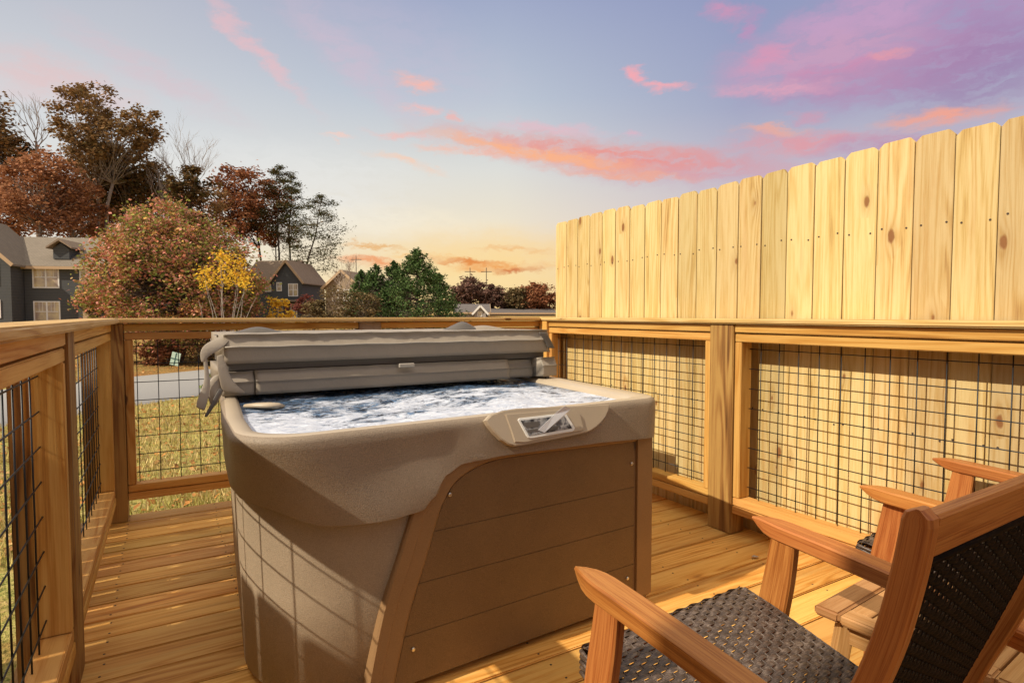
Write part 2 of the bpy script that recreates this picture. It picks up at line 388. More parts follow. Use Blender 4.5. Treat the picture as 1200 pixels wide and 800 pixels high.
for a in [
    (330, 215, 200, 50, 0, (236, 236, 234), .45), (60, 95, 110, 34, 5, (236, 190, 188), .5), (180, 85, 120, 22, 22, (224, 190, 198), .4),
    (292, 52, 100, 13, 40, (240, 188, 192), .6), (410, 72, 110, 26, 35, (218, 188, 204), .4),
    (480, 60, 140, 60, 20, (205, 190, 210), .25),
    (370, 248, 130, 26, 5, (238, 236, 230), .5), (470, 262, 120, 20, 0, (250, 238, 212), .5),
    (491, 98, 30, 12, 12, (250, 186, 172), .85), (494, 130, 24, 9, 5, (244, 190, 184), .8), (532, 139, 11, 6, 0, (248, 180, 170), .8),
    (470, 157, 42, 6, 4, (246, 190, 182), .7), (395, 160, 26, 4, 0, (250, 205, 190), .7), (478, 192, 46, 6, 12, (250, 205, 178), .7), (545, 178, 60, 5, 3, (252, 190, 165), .7),
    (746, 84, 14, 8, 0, (246, 170, 178), .95), (772, 98, 34, 6, 8, (248, 172, 178), .95),
    (640, 150, 70, 9, 6, (232, 186, 196), .7), (742, 156, 16, 5, 0, (226, 180, 196), .7),
    (800, 198, 150, 22, 4, (204, 154, 178), .6), (700, 182, 200, 21, 7, (236, 150, 140), .9, .9, .6), (630, 180, 130, 8, 9, (252, 182, 138), .9, .9, .5), (735, 205, 90, 6, 6, (250, 170, 130), .6),
    (845, 14, 28, 17, 8, (206, 150, 184), .9), (880, 30, 14, 16, 30, (196, 146, 186), .7),
    (1080, 40, 240, 74, -3, (174, 146, 186), 1.0, .8, .5), (960, 66, 120, 40, 0, (200, 160, 190), .9, .7, .6), (1000, 20, 90, 20, 0, (196, 160, 196), .8, .7, .6), (1120, 60, 70, 22, 8, (190, 150, 186), .7, .7, .6), (1150, 80, 130, 60, 0, (156, 126, 170), .7), (1000, 98, 120, 26, 5, (184, 142, 178), .75),
    (905, 104, 80, 9, 6, (222, 166, 188), .85), (905, 62, 30, 16, 0, (216, 152, 182), .8), (985, 78, 70, 10, 0, (206, 140, 176), .6), (1040, 66, 24, 6, 0, (240, 160, 164), .6),
    (1105, 138, 74, 11, 2, (244, 166, 144), .9, .9, .6), (940, 166, 100, 15, 5, (226, 156, 164), .85), (905, 152, 50, 7, 4, (240, 172, 152), .7), (1040, 172, 90, 18, 3, (190, 130, 168), .6), (945, 136, 24, 7, 5, (220, 150, 170), .6),
    (590, 300, 170, 34, 0, (255, 212, 130), .55, 1, .2), (440, 289, 40, 3, 4, (232, 170, 96), .7), (430, 306, 36, 7, 2, (238, 134, 70), .85), (545, 305, 44, 4, 2, (224, 128, 56), .9), (590, 312, 52, 6, 1, (238, 150, 70), .9), (608, 316, 34, 4, 1, (206, 116, 72), .85), (600, 293, 40, 3, 2, (240, 180, 116), .7), (500, 300, 46, 3, 2, (250, 190, 110), .5)]:
    cloud(*a)
nish = t.n('ShaderNodeVectorMath', operation='SCALE'); t.l(skyn.outputs[0], nish.inputs[0]); nish.inputs['Scale'].default_value = .07
low = t.ramp(e01, [(.40, 0.0), (.62, 1.0)])
zen = t.mix(.55, nish.outputs[0], (2.25, 1.95, 1.55))
col = t.mix(low, col, zen)
bg = t.n('ShaderNodeBackground'); t.l(col, bg.inputs[0]); bg.inputs[1].default_value = 1.0
wo = t.n('ShaderNodeOutputWorld'); t.l(bg.outputs[0], wo.inputs[0])

sd = bpy.data.lights.new('sun', 'SUN'); sd.energy = 4.9; sd.angle = R(.5); sd.color = (1, .90, .74)
so = bpy.data.objects.new('sun', sd); COL.objects.link(so)
ldir = Vector((math.cos(R(SUN_EL)), .05 * math.cos(R(SUN_EL)), -math.sin(R(SUN_EL))))
so.rotation_euler = ldir.to_track_quat('-Z', 'Y').to_euler(); so.location = (-20, 0, 20)
sc.view_settings.view_transform = 'Standard'; sc.view_settings.look = 'None'; sc.view_settings.exposure = 0.0; sc.view_settings.gamma = 1
sc.view_settings.use_curve_mapping = False

# ------------------------------------------------------------------ ground
GZ = -.75
def gh(x, y):
    d = x * FW.x + y * FW.y
    h = GZ
    if d > 21: h += min(d - 21, 90) * .022
    h += (noise.noise(Vector((x * .25, y * .25, 0))) * .06 if math.hypot(x, y) > 5 else 0)
    return h
def grid(xs, ys, zf):
    bm = newbm(); vs = [[bm.verts.new((x, y, zf(x, y))) for x in xs] for y in ys]
    for j in range(len(ys) - 1):
        for i in range(len(xs) - 1): bm.faces.new((vs[j][i], vs[j][i + 1], vs[j + 1][i + 1], vs[j + 1][i]))
    return bm
def spaced():
    s = [-1500, -700, -350, -200, -130, -90, -65] + [-50 + i * 2.5 for i in range(41)] + [65, 90, 130, 200, 350, 700, 1500]
    return s
m, t = mat('ground_grass'); tc = t.n('ShaderNodeTexCoord'); P = tc.outputs['Object']
n1 = t.noise(P, 2.2, 5, .7); n2 = t.noise(P, 22, 4, .7); n3 = t.noise(P, .55, 4, .6)
c = t.ramp(n2, [(.3, (.10, .13, .03)), (.48, (.38, .34, .09)), (.62, (.54, .43, .16)), (.8, (.56, .36, .15))])
c2 = t.ramp(n2, [(.3, (.14, .055, .02)), (.5, (.34, .15, .05)), (.75, (.52, .27, .09))])
sp2 = t.n('ShaderNodeSeparateXYZ'); t.l(P, sp2.inputs[0])
dep = t.math('ADD', t.math('MULTIPLY', sp2.outputs[0], FW.x - .62), t.math('MULTIPLY', sp2.outputs[1], FW.y))
far = t.math('MULTIPLY', t.math('SUBTRACT', dep, 17.0), .8, clamp=True)
ff = t.math('MAXIMUM', t.math('MULTIPLY', t.ramp(n1, [(.5, 0.), (.66, 1.)]), .55), t.math('MULTIPLY', far, t.ramp(n3, [(.3, 1.), (.62, .4)])))
c = t.mix(ff, c, c2)
t.out(t.bsdf(c, .95, t.bump(n2, 1, .06), .1)); M['ground'] = m
tag(link('ground', grid(spaced(), spaced(), gh), M['ground'], smooth=True), kind='structure')
# road : a strip following direction rd through the near-edge point
m, t = mat('asphalt'); tc = t.n('ShaderNodeTexCoord'); P = tc.outputs['Object']
c = t.ramp(t.noise(P, 60, 4, .7), [(.3, (.24, .23, .215)), (.7, (.36, .345, .32))])
c = t.mix(t.math('MULTIPLY', t.noise(P, .8, 4), .5), c, (.27, .26, .24))
t.out(t.bsdf(c, .85, t.bump(t.noise(P, 90, 3), .5, .01))); M['asphalt'] = m
rd = Vector((.80, .60, 0)); rn = Vector((-.60, .80, 0)); rp = Vector((-.5, 14.3, 0))
bm = newbm(); prev = None
for i in range(-40, 41):
    c0 = rp + rd * (i * 1.5); wv = .12 * math.sin(i * .9)
    row = []
    for k, (o, dz) in enumerate(((-.1 + wv, -.06), (0 + wv, .012), (2.4, .05), (4.9, .012), (5.0, -.06))):
        q = c0 + rn * o; row.append(bm.verts.new((q.x, q.y, GZ + .05 + dz)))
    if prev:
        for k in range(4): bm.faces.new((prev[k], row[k], row[k + 1], prev[k + 1]))
    prev = row
tag(link('road', bm, M['asphalt'], smooth=True), kind='structure')

def blades(bm, pts, size, up=True, lean=.5):
    for p in pts:
        a = random.uniform(0, 6.283); s = size * random.uniform(.6, 1.5)
        if up:
            d = Vector((math.cos(a), math.sin(a), 0)); w2 = d * s * .12
            tip = Vector((random.uniform(-lean, lean) * s, random.uniform(-lean, lean) * s, s))
            v = [bm.verts.new(p - w2), bm.verts.new(p + w2), bm.verts.new(p + tip)]
            bm.faces.new(v)
        else:
            q = Matrix.Rotation(a, 3, 'Z') @ Matrix.Rotation(random.uniform(-.6, .6), 3, 'X') @ Matrix.Rotation(random.uniform(-.5, .5), 3, 'Y')
            bm.faces.new([bm.verts.new(p + q @ Vector(c) * s) for c in ((-.5, 0, 0), (0, -.3, .08), (.5, 0, 0), (0, .3, .08))])
pts = []; lp = []
while len(pts) < 26000:
    d = random.uniform(4.2, 15.5); x = random.uniform(-30, 520)
    q = at(x, 400, d)
    if q.y < 3.95 and q.x > -.45: continue
    if (q - rp).dot(rn) > -.1: continue
    if noise.noise(Vector((q.x * .9, q.y * .9, 3))) < -.25 and random.random() < .7: continue
    pts.append(Vector((q.x, q.y, gh(q.x, q.y) - .005)))
while len(lp) < 9000:
    d = random.uniform(4.2, 34); x = random.uniform(-30, 560); q = at(x, 400, d)
    if q.y < 3.95 and q.x > -.45: continue
    rr_ = (q - rp).dot(rn)
    if -.1 < rr_ < 5.1: continue
    if rr_ < 0 and random.random() < .45: continue
    lp.append(Vector((q.x, q.y, gh(q.x, q.y) + .03)))
bm = newbm(); blades(bm, pts, .075); tag(link('grass', bm, M['grassblade']), kind='stuff', label='short dry yellow green grass of the yard beyond the deck', cat='grass')
bm = newbm(); blades(bm, lp, .075, False); tag(link('fallen_leaves', bm, M['litter']), kind='stuff', label='orange brown fallen leaves scattered over grass and roadside', cat='leaves')

# ------------------------------------------------------------------ deck
DX0, DX1, DY0, DY1 = -.40, 2.56, -1.6, 3.82
bm = newbm(); y = DY1; PITCH = .1432
k = 0
while y > DY0:
    dz = random.uniform(-.0012, .0012)
    cuts = [DX0, DX1]
    if k % 3 == 1: cuts = [DX0, random.choice((.62, 1.02, 1.42)), DX1]
    for a, b in zip(cuts[:-1], cuts[1:]):
        board(bm, (a + (.001 if a != DX0 else 0), y - PITCH + .0065, -.036 + dz), (b, y, dz), 0, .0035, seg=2)
    for jx in (-.2, .21, .62, 1.02, 1.43, 1.84, 2.25):
        for oy in (.03, .11):
            xx = jx + random.uniform(-.006, .006); yy = y - oy + random.uniform(-.005, .005)
            tube(bm, [(xx, yy, dz - .002), (xx, yy, dz + .0008)], .0038, 8, mi=1)
    y -= PITCH; k += 1
tag(link('deck', bm, [M['deck'], M['nail']]), kind='structure')
bm = newbm()
board(bm, (DX0, DY1 - .036, -.26), (DX1, DY1 + .002, -.0395), 0)
board(bm, (DX0 - .038, DY0, -.26), (DX0 - .001, DY1, -.006), 1)
board(bm, (DX1 + .001, DY0, -.26), (DX1 + .03, DY1, -.0395), 1)
for jx in (-.2, .21, .62, 1.02, 1.43, 1.84, 2.25): board(bm, (jx - .019, DY0, -.24), (jx + .019, DY1 - .04, -.041), 1)
for px in (-.33, 1.1, 2.47):
    for py in (-1.3, 1.2, 3.66): board(bm, (px - .07, py - .07, -1.0), (px + .07, py + .07, -.262), 2)
tag(link('deck_frame', bm, M['post']), kind='structure')

# ------------------------------------------------------------------ railings
def wire_mesh(parent, along, fixed, s0, s1, z0, z1, s_start, z_start, pitch=.0985):
    bm = newbm(); r = .0024
    def P(s, z, o=0): return (fixed + o, s, z) if along == 1 else (s, fixed + o, z)
    s = s_start
    while s > s0: s -= pitch
    s += pitch
    while s < s1:
        tube(bm, [P(s, z0), P(s, (z0 + z1) / 2, random.uniform(-.001, .001)), P(s, z1)], r, 6); s += pitch
    z = z_start
    while z < z1: z += pitch
    z -= pitch
    while z > z0:
        tube(bm, [P(s0, z, .0035), P((s0 + s1) / 2, z + random.uniform(-.001, .001), .0035), P(s1, z, .0035)], r, 6); z -= pitch
    return link('wire_mesh', bm, M['black'], parent)
def bx(bm, along, s0, s1, t0, t1, z0, z1, L):
    """L: 's' grain along the run, 'z' upright"""
    if along == 1: board(bm, (min(t0, t1), s0, z0), (max(t0, t1), s1, z1), 1 if L == 's' else 2, .003, seg=2)
    else: board(bm, (s0, min(t0, t1), z0), (s1, max(t0, t1), z1), 0 if L == 's' else 2, .003, seg=2)
def section(parent, along, face, out, s0, s1, ms, mz, double=False):
    """framed opening between two posts; face = inner face plane, out = +1/-1 outward"""
    f0, f1 = face + out * .004, face + out * .090
    bm = newbm(); bx(bm, along, s0, s1, f0, f1, 1.012, 1.051, 's'); link('top_rail', bm, M['rail'], parent)
    bm = newbm(); bx(bm, along, s0, s1, f0, f1, .108, .147, 's'); link('bottom_rail', bm, M['rail'], parent)
    g0, g1 = face + out * .007, face + out * .086
    bm = newbm()
    bx(bm, along, s0 + .001, s1 - .001, g0, g1, .966, 1.0045, 's')
    bx(bm, along, s0 + .001, s1 - .001, g0, g1, .1505, .189, 's')
    bx(bm, along, s0 + .001, s0 + .038, g0, g1, .1905, .9645, 'z')
    bx(bm, along, s1 - .038, s1 - .001, g0, g1, .1905, .9645, 'z')
    link('panel_frame', bm, M['rail'], parent)
    w_ = wire_mesh(parent, along, face + out * .068, s0 + .037, s1 - .037, .188, .967, ms, mz)
    return w_
def post(parent, x0, x1, y0, y1, m='post', z0=0.001):
    bm = newbm(); board(bm, (x0, y0, z0), (x1, y1, 1.053), 2, .004, seg=2); return link('post', bm, M[m], parent)
CT0, CT1 = 1.0545, 1.080
# left railing
LF = -.250
rl = thing('deck_railing', (LF - .05, 1.0, 0), 'wooden deck railing with black wire mesh running along the left edge of the deck', 'railing', 'deck railings')
post(rl, LF - .14, LF + .001, 2.10, 2.24)
post(rl, LF - .14, LF + .001, .10, .24)
section(rl, 1, LF, -1, .242, 2.098, 1.97, .93)
section(rl, 1, LF, -1, 2.242, 3.668, 2.35, .93)
section(rl, 1, LF, -1, -1.55, .098, .0, .93)
bm = newbm(); board(bm, (LF - .115, -1.6, CT0), (LF + .035, 3.655, CT1), 1, .006, seg=3); link('cap_rail', bm, M['cap'], rl)
# back railing
BF = 3.705
rb = thing('deck_railing', (1.1, BF + .05, 0), 'wooden deck railing with black wire mesh across the far end behind the hot tub', 'railing', 'deck railings')
post(rb, LF - .14, LF + .045, 3.69, 3.83)
post(rb, 1.045, 1.185, BF - .004, BF + .136, 'greypost')
post(rb, 2.428, 2.56, BF - .004, BF + .11)
section(rb, 0, BF, 1, LF + .047, 1.043, -.052, .93)
section(rb, 0, BF, 1, 1.187, 2.426, 1.33, .93)
bm = newbm(); board(bm, (LF - .115, 3.6575, CT0 + .001), (2.385, 3.81, CT1 + .001), 0, .006, seg=3); link('cap_rail', bm, M['cap'], rb)
# right railing
RF = 2.410
rr = thing('deck_railing', (RF + .05, 1.0, 0), 'wooden deck railing with black wire mesh standing in front of the picket fence', 'railing', 'deck railings')
post(rr, RF - .004, RF + .102, 1.955, 2.100)
post(rr, RF - .004, RF + .102, .02, .16)
section(rr, 1, RF, 1, 2.102, 3.600, 3.36, .93)
section(rr, 1, RF, 1, .162, 1.953, 1.75, .93)
section(rr, 1, RF, 1, -1.55, .018, -.1, .93)
bm = newbm(); board(bm, (RF - .012, 3.602, .1), (RF + .02, 3.70, 1.053), 2, .003); link('corner_board', bm, M['rail'], rr)
bm = newbm(); board(bm, (RF - .022, -1.6, CT0), (2.545, 3.81, CT1), 1, .006, seg=3); link('cap_rail', bm, M['cap'], rr)

# ------------------------------------------------------------------ picket fences
def picket_mesh(x0, x1, y0, y1, z0, z1, nails, face):
    bm = newbm(); c = .022 + random.uniform(-.004, .004)
    poly = [(y0, z0), (y1, z0), (y1, z1 - c), (y1 - c * .9, z1 - .004 * random.random()), (y0 + c * .9, z1 - .003 * random.random()), (y0, z1 - c * random.uniform(.85, 1.15))]
    prism(bm, poly, x0, x1, 0, .0015)
    for z in nails:
        for yy in (y0 + .022, y1 - .022):
            yy += random.uniform(-.007, .007); zz = z + random.uniform(-.01, .01)
            tube(bm, [(face + (.0015 if face > (x0 + x1) / 2 else -.0015), yy, zz), (face, yy, zz)][::1], .0040, 8, mi=1)
    return bm
def picket_fence(X, out, ystart, n, ztop, label, gap, rails_x, grp):
    f = thing('picket_fence', (X, ystart - n * .07, GZ), label, 'fence', grp)
    y = ystart
    for i in range(n):
        z = ztop + random.uniform(-.009, .009) + .006 * math.sin(i * .5)
        face = X; x1 = X + out * .017
        bm = picket_mesh(min(X, x1), max(X, x1), y - .1383 + gap(i), y, GZ - .02, z, (1.45, .62), face)
        link('picket', bm, [M['fence'], M['nail']], f); y -= .1383
    for z in (-.35, .62, 1.45):
        bm = newbm(); board(bm, (min(rails_x), y, z - .045), (max(rails_x), ystart - .01, z + .045), 1); link('fence_rail', bm, M['rail'], f)
    q = ystart - .1
    s = 1 if out > 0 else -1
    while q > y:
        bm = newbm(); xx = rails_x[1]; board(bm, (min(xx + s * .001, xx + s * .09), q - .09, -1.1), (max(xx + s * .001, xx + s * .09), q, 1.7), 2); link('fence_post', bm, M['post'], f); q -= 2.0
    return f
picket_fence(2.560, 1, 3.718, 36, 1.792, 'tall pale dog-eared picket fence rising behind the right wire mesh railing', lambda i: random.choice((.003, .0045, .006, .0035)), (2.578, 2.616), 'privacy fences')
picket_fence(-1.66, -1, 3.95, 40, 1.80, 'matching picket fence beyond the left railing, shading the deck', lambda i: .008, (-1.679, -1.717), 'privacy fences')

hw = thing('house_corner', (-2.4, -1.8, GZ), 'tall tan sided corner of the house standing beside the near end of the deck', 'house')
bm = newbm(); board(bm, (-4.6, -4.2, -1.0), (-1.78, .46, 5.2), 0, 0); link('wall', bm, M['side_tan'], hw)
bm = newbm(); board(bm, (-1.79, .38, -.9), (-1.755, .475, 5.2), 2, .002); link('corner_trim', bm, M['white'], hw)
# ------------------------------------------------------------------ hot tub
SH = .052      # the tub stands turned a little on the deck
def shr(x): return (x - .6) * SH
def tlink(name, bm, mats, parent=None, smooth=False, skew=True):
    for v in bm.verts:
        x, y = v.co.x, v.co.y
        if skew:
            if x < .8: x += max(0, y - 2.0) * .075 * (1 - x / .8)
            if x > 1.2: x += max(0, y - 1.63) * .07 * (x - 1.2) / .4
        v.co = (x, y + shr(v.co.x), v.co.z)
    return link(name, bm, mats, parent, smooth)
def hit_front(x, y, Y):
    p = on_plane(x, y, Vector((.6, Y, 0)), Vector((-SH, 1, 0)))
    return Vector((p.x, p.y - shr(p.x), p.z))
TX0, TX1, TY0, TY1, TZ = .135, 1.622, 1.578, 3.20, .787
tub = thing('hot_tub', ((TX0 + TX1) / 2, (TY0 + TY1) / 2, 0), 'taupe square hot tub full of foaming water on the wooden deck', 'hot tub')
NS, NC = 56, 12
def ringpts(l, r_, f, b, rad):
    """outline from insets (left,right,front,back) and corner radii (fl, fr, br, bl); starts at the front, left to right"""
    x0, x1, y0, y1 = TX0 + l, TX1 - r_, TY0 + f, TY1 - b; out = []
    fl, fr, br, bl = rad
    def arc(cx, cy, r0, a0):
        return [(cx + r0 * math.cos(a0 + math.pi / 2 * k / NC), cy + r0 * math.sin(a0 + math.pi / 2 * k / NC)) for k in range(NC)]
    out += arc(x0 + fl, y0 + fl, fl, math.pi)
    for k in range(NS): out.append((x0 + fl + (x1 - fr - x0 - fl) * k / NS, y0))
    out += arc(x1 - fr, y0 + fr, fr, -math.pi / 2)
    for k in range(NS): out.append((x1, y0 + fr + (y1 - br - y0 - fr) * k / NS))
    out += arc(x1 - br, y1 - br, br, 0)
    for k in range(NS): out.append((x1 - br + (x0 + bl - x1 + br) * k / NS, y1))
    out += arc(x0 + bl, y1 - bl, bl, math.pi / 2)
    for k in range(NS): out.append((x0, y1 - bl + (y0 + fl - y1 + bl) * k / NS))
    return out
def interp(x, tab):
    if x <= tab[0][0]: return tab[0][1]
    for (a, b), (c, d) in zip(tab[:-1], tab[1:]):
        if x <= c:
            s = (x - a) / (c - a); s = s * s * (3 - 2 * s); return b + (d - b) * s
    return tab[-1][1]
def loft(bm, rings, close=True, mi=0):
    vs = [[bm.verts.new(p) for p in r] for r in rings]
    n = len(vs[0])
    for a, b in zip(vs[:-1], vs[1:]):
        for k in range(n):
            f = bm.faces.new((a[k], b[k], b[(k + 1) % n], a[(k + 1) % n])); f.smooth = True; f.material_index = mi
    return vs
ZL = [(.10, .585), (.20, .575), (.36, .530), (.50, .530), (.615, .538), (.655, .575), (.69, .628), (.76, .655), (.90, .662), (1.25, .655), (1.62, .640)]
def zlow(x, y):
    if y > TY0 + .30: return .585 if x < .8 else .64
    return interp(x, ZL)
def wob(x, y, z):
    return noise.noise(Vector((x * 4, y * 4, z * 5))) * .016 + noise.noise(Vector((x * 9, y * 9, z * 11))) * .004
bm = newbm(); rings = []
r1 = (.16, .07, .1, .1)
def R3(pts, z): return [(x, y, z) for x, y in pts]
rings.append(R3(ringpts(.012, .012, .014, .012, (.165, .07, .1, .1)), TZ))
rings.append(R3(ringpts(.002, .002, .003, .002, (.175, .08, .1, .1)), TZ - .006))
NF = 12
for s in [k / NF for k in range(NF)] + [.975, .995, 1.0]:
    bul = math.sin(s * math.pi) * .0015
    ins = -.002 - .006 * s - bul
    pts = ringpts(ins + .028 * s, ins + .012 * s, ins - .006 * s, ins, (.18 + .20 * s, .085 + .01 * s, .1, .1))
    ring = []
    for x, y in pts:
        z = (TZ - .018) + (zlow(x, y) - (TZ - .018)) * s
        o = wob(x, y, z) * math.sin(min(1, s * 1.6) * math.pi / 2) if y < 2.2 else 0
        if x > .8: o *= .4
        # push along outward direction (approx front / left)
        ring.append((x - (o * .5 if x < .5 else 0), y + (o if y < 1.9 else 0), z))
    rings.append(ring)
last = rings[-1]
rings.append([(x + (.012 if x < .8 else -.012), y + (.014 if y < 2.2 else -.012), z + .001) for x, y, z in last])
rings.append([(x + (.045 if x < .8 else -.045), y + (.055 if y < 2.2 else -.04), z + .012) for x, y, z in last])
loft(bm, rings)
bmesh.ops.recalc_face_normals(bm, faces=bm.faces[:])
shell = tlink('skirt', bm, M['shell'], tub, smooth=True)
bm = newbm()
loft(bm, [R3(ringpts(.012, .012, .014, .012, (.165, .07, .1, .1)), TZ),
          R3(ringpts(.022, .020, .022, .02, (.16, .065, .1, .1)), TZ + .003),
          R3(ringpts(.050, .095, .040, .1, (.14, .06, .1, .1)), TZ + .002),
          R3(ringpts(.062, .110, .052, .11, (.13, .06, .1, .1)), TZ - .010),
          R3(ringpts(.075, .125, .066, .12, (.12, .06, .1, .1)), TZ - .05),
          R3(ringpts(.13, .17, .12, .17, (.26, .08, .1, .1)), TZ - .12)])
bmesh.ops.recalc_face_normals(bm, faces=bm.faces[:])
for f in bm.faces: f.normal_flip()
tlink('rim', bm, M['rim'], tub, smooth=True)
# body below the skirt
bm = newbm(); br_ = (.40, .05, .1, .1)
rs = []
for z, i in ((.015, .012), (.02, .0), (.30, -.002), (.60, -.004), (.74, -.004)):
    rs.append(R3(ringpts(.030 + i + .02 * (1 - z), .03 + i, .022 + i, .03 + i, br_), z))
vs = loft(bm, rs); bm.faces.new(list(reversed(vs[0])))
bmesh.ops.recalc_face_normals(bm, faces=bm.faces[:])
tlink('cabinet', bm, M['body'], tub, smooth=True)
bm = newbm(); vs = loft(bm, [R3(ringpts(.07, .06, .115, .07, br_), z) for z in (.002, .0145)])
tlink('base', bm, M['dark'], tub)
# front trim band and side panel; coordinates traced on the front plane
FPY = TY0 + .028
def fp(x, y): p = hit_front(x, y, FPY - .022); return (p.x, p.z)
inner = [fp(*q) for q in [(461, 793), (480, 722), (500, 655), (514, 606), (521, 587), (531, 569), (545, 556), (562, 546), (586, 538), (640, 530), (700, 523), (743.5, 517.5), (744.5, 560), (744, 620), (743, 686)]]
inner[0] = (inner[0][0], .03); inner[-1] = (inner[-1][0], .03)
outer = [(inner[0][0] - .088, .018)] + [fp(*q) for q in [(446, 722), (466, 655), (481, 606), (487, 588)]] + [(.668, .60), (.70, .648), (.76, .682), (.86, .70), (1.0, .70), (1.3, .695), (1.575, .69)]
outer += [(1.578, .018)]
def band(bm, out, inn, y0, y1, mi=0):
    """fill between two open polylines on the front plane, thickness y0 (front) .. y1 (back)"""
    def lens(p):
        L = [0]
        for a, b in zip(p[:-1], p[1:]): L.append(L[-1] + math.dist(a, b))
        return [x / L[-1] for x in L]
    def samp(p, s):
        L = lens(p)
        for i in range(len(p) - 1):
            if s <= L[i + 1] + 1e-9:
                f_ = (s - L[i]) / max(1e-9, L[i + 1] - L[i]); return (p[i][0] + (p[i + 1][0] - p[i][0]) * f_, p[i][1] + (p[i + 1][1] - p[i][1]) * f_)
    n = 90; rows = []
    # keep the corners matched: split both lines at the top right corner
    for (A, B) in ((out[0], out[1]),): pass
    oo, ii = out, inn
    for k in range(n + 1):
        rows.append((samp(oo, k / n), samp(ii, k / n)))
    prev = None
    for a, b in rows:
        mid = (a[0] + (b[0] - a[0]) * .42, a[1] + (b[1] - a[1]) * .42)
        b2 = (a[0] + (b[0] - a[0]) * .90, a[1] + (b[1] - a[1]) * .90)
        r_ = [bm.verts.new((a[0], y1, a[1])), bm.verts.new((a[0], y0 + .006, a[1])), bm.verts.new((a[0] + (b[0] - a[0]) * .06, y0, a[1] + (b[1] - a[1]) * .06)), bm.verts.new((mid[0], y0, mid[1])), bm.verts.new((mid[0] + (b[0] - a[0]) * .04, y0 + .004, mid[1] + (b[1] - a[1]) * .04)), bm.verts.new((b2[0], y0 + .005, b2[1])), bm.verts.new((b[0], y0 + .012, b[1])), bm.verts.new((b[0], y1, b[1]))]
        if prev:
            for i in range(7): bm.faces.new((prev[i], r_[i], r_[i + 1], prev[i + 1]))
        prev = r_
# left/top part and right column are two bands butted at the corner
bm = newbm()
outer = sm_poly(outer[:-1], 120) + [outer[-1]]
band(bm, outer[:-1], sm_poly(inner[:12], 120), FPY - .030, FPY + .02)
bmesh.ops.recalc_face_normals(bm, faces=bm.faces[:])
tlink('front_trim', bm, M['trim'], tub)
bm = newbm()
board(bm, (inner[-1][0] + .0015, FPY - .022, .03), (1.582, FPY + .05, .660), 2, .012, seg=4)
tlink('corner_column', bm, M['trim'], tub, smooth=False)
def clip(poly, z, keep_above):
    out = []
    for i in range(len(poly)):
        a, b = poly[i], poly[(i + 1) % len(poly)]
        ia = (a[1] >= z) == keep_above; ib = (b[1] >= z) == keep_above
        if ia: out.append(a)
        if ia != ib:
            s = (z - a[1]) / (b[1] - a[1]); out.append((a[0] + s * (b[0] - a[0]), z))
    return out
bm = newbm(); cuts = [.03, .172, .318, .462, .70]
for a, b in zip(cuts[:-1], cuts[1:]):
    pl = clip(clip(list(inner), a + .0003, True), b - .0003, False)
    if len(pl) > 2: prism(bm, pl, FPY - .018, FPY + .01, 1, .0012)
tlink('side_panel', bm, M['panel'], tub)
for q in ((527, 579), (740, 543), (484, 760), (735, 677)):
    p = hit_front(*q, FPY - .0185); bm = newbm()
    tube(bm, [(p.x, p.y + .001, p.z), (p.x, p.y - .004, p.z), (p.x, p.y - .0055, p.z)], [.0062, .0062, .004], 12); tlink('screw', bm, M['steel'], tub)

# water
bm = newbm()
X0, X1, Y0, Y1 = TX0 + .064, TX1 - .113, TY0 + .056, TY1 - .12
nx, ny = 150, 160
def wz(x, y):
    f = noise.fractal(Vector((x * 5, y * 9, 1.7)), .8, 2.1, 5) * .010 + noise.noise(Vector((x * 2.2, y * 3, 5))) * .010
    b = math.exp(-(((x - 1.12) / .30) ** 2 + ((y - 2.02) / .14) ** 2)) * .020 + math.exp(-(((x - .75) / .14) ** 2 + ((y - 2.12) / .08) ** 2)) * .018
    e = min(x - X0, X1 - x, y - Y0, Y1 - y) / .08
    return .768 + (f + b) * max(0, min(1, e))
vs = [[bm.verts.new((X0 + (X1 - X0) * i / nx, Y0 + (Y1 - Y0) * j / ny, wz(X0 + (X1 - X0) * i / nx, Y0 + (Y1 - Y0) * j / ny))) for i in range(nx + 1)] for j in range(ny + 1)]
rr0 = .07
for j in range(ny):
    for i in range(nx):
        c_ = (vs[j][i].co + vs[j + 1][i + 1].co) / 2
        dx = max(0, rr0 + .03 - (c_.x - X0)); dy = max(0, rr0 + .03 - (c_.y - Y0))
        if dx > 0 and dy > 0 and math.hypot(dx, dy) > rr0 + .03: continue
        bm.faces.new((vs[j][i], vs[j][i + 1], vs[j + 1][i + 1], vs[j + 1][i]))
m, t = mat('foaming_water'); tc = t.n('ShaderNodeTexCoord')
geo = t.n('ShaderNodeNewGeometry'); P = geo.outputs['Position']
mpp = t.n('ShaderNodeMapping'); mpp.inputs['Rotation'].default_value = (0, 0, R(-12)); mpp.inputs['Scale'].default_value = (4.2, 9, 9); t.l(P, mpp.inputs[0])
n1 = t.noise(mpp.outputs[0], 1.4, 7, .72, 1.3)
n2 = t.noise(mpp.outputs[0], .45, 3, .5, .5)
mp3 = t.n('ShaderNodeMapping'); mp3.inputs['Scale'].default_value = (14, 34, 24); t.l(P, mp3.inputs[0])
n3 = t.noise(mp3.outputs[0], 1.8, 4, .7, 1.0)
spz = t.n('ShaderNodeSeparateXYZ'); t.l(P, spz.inputs[0])
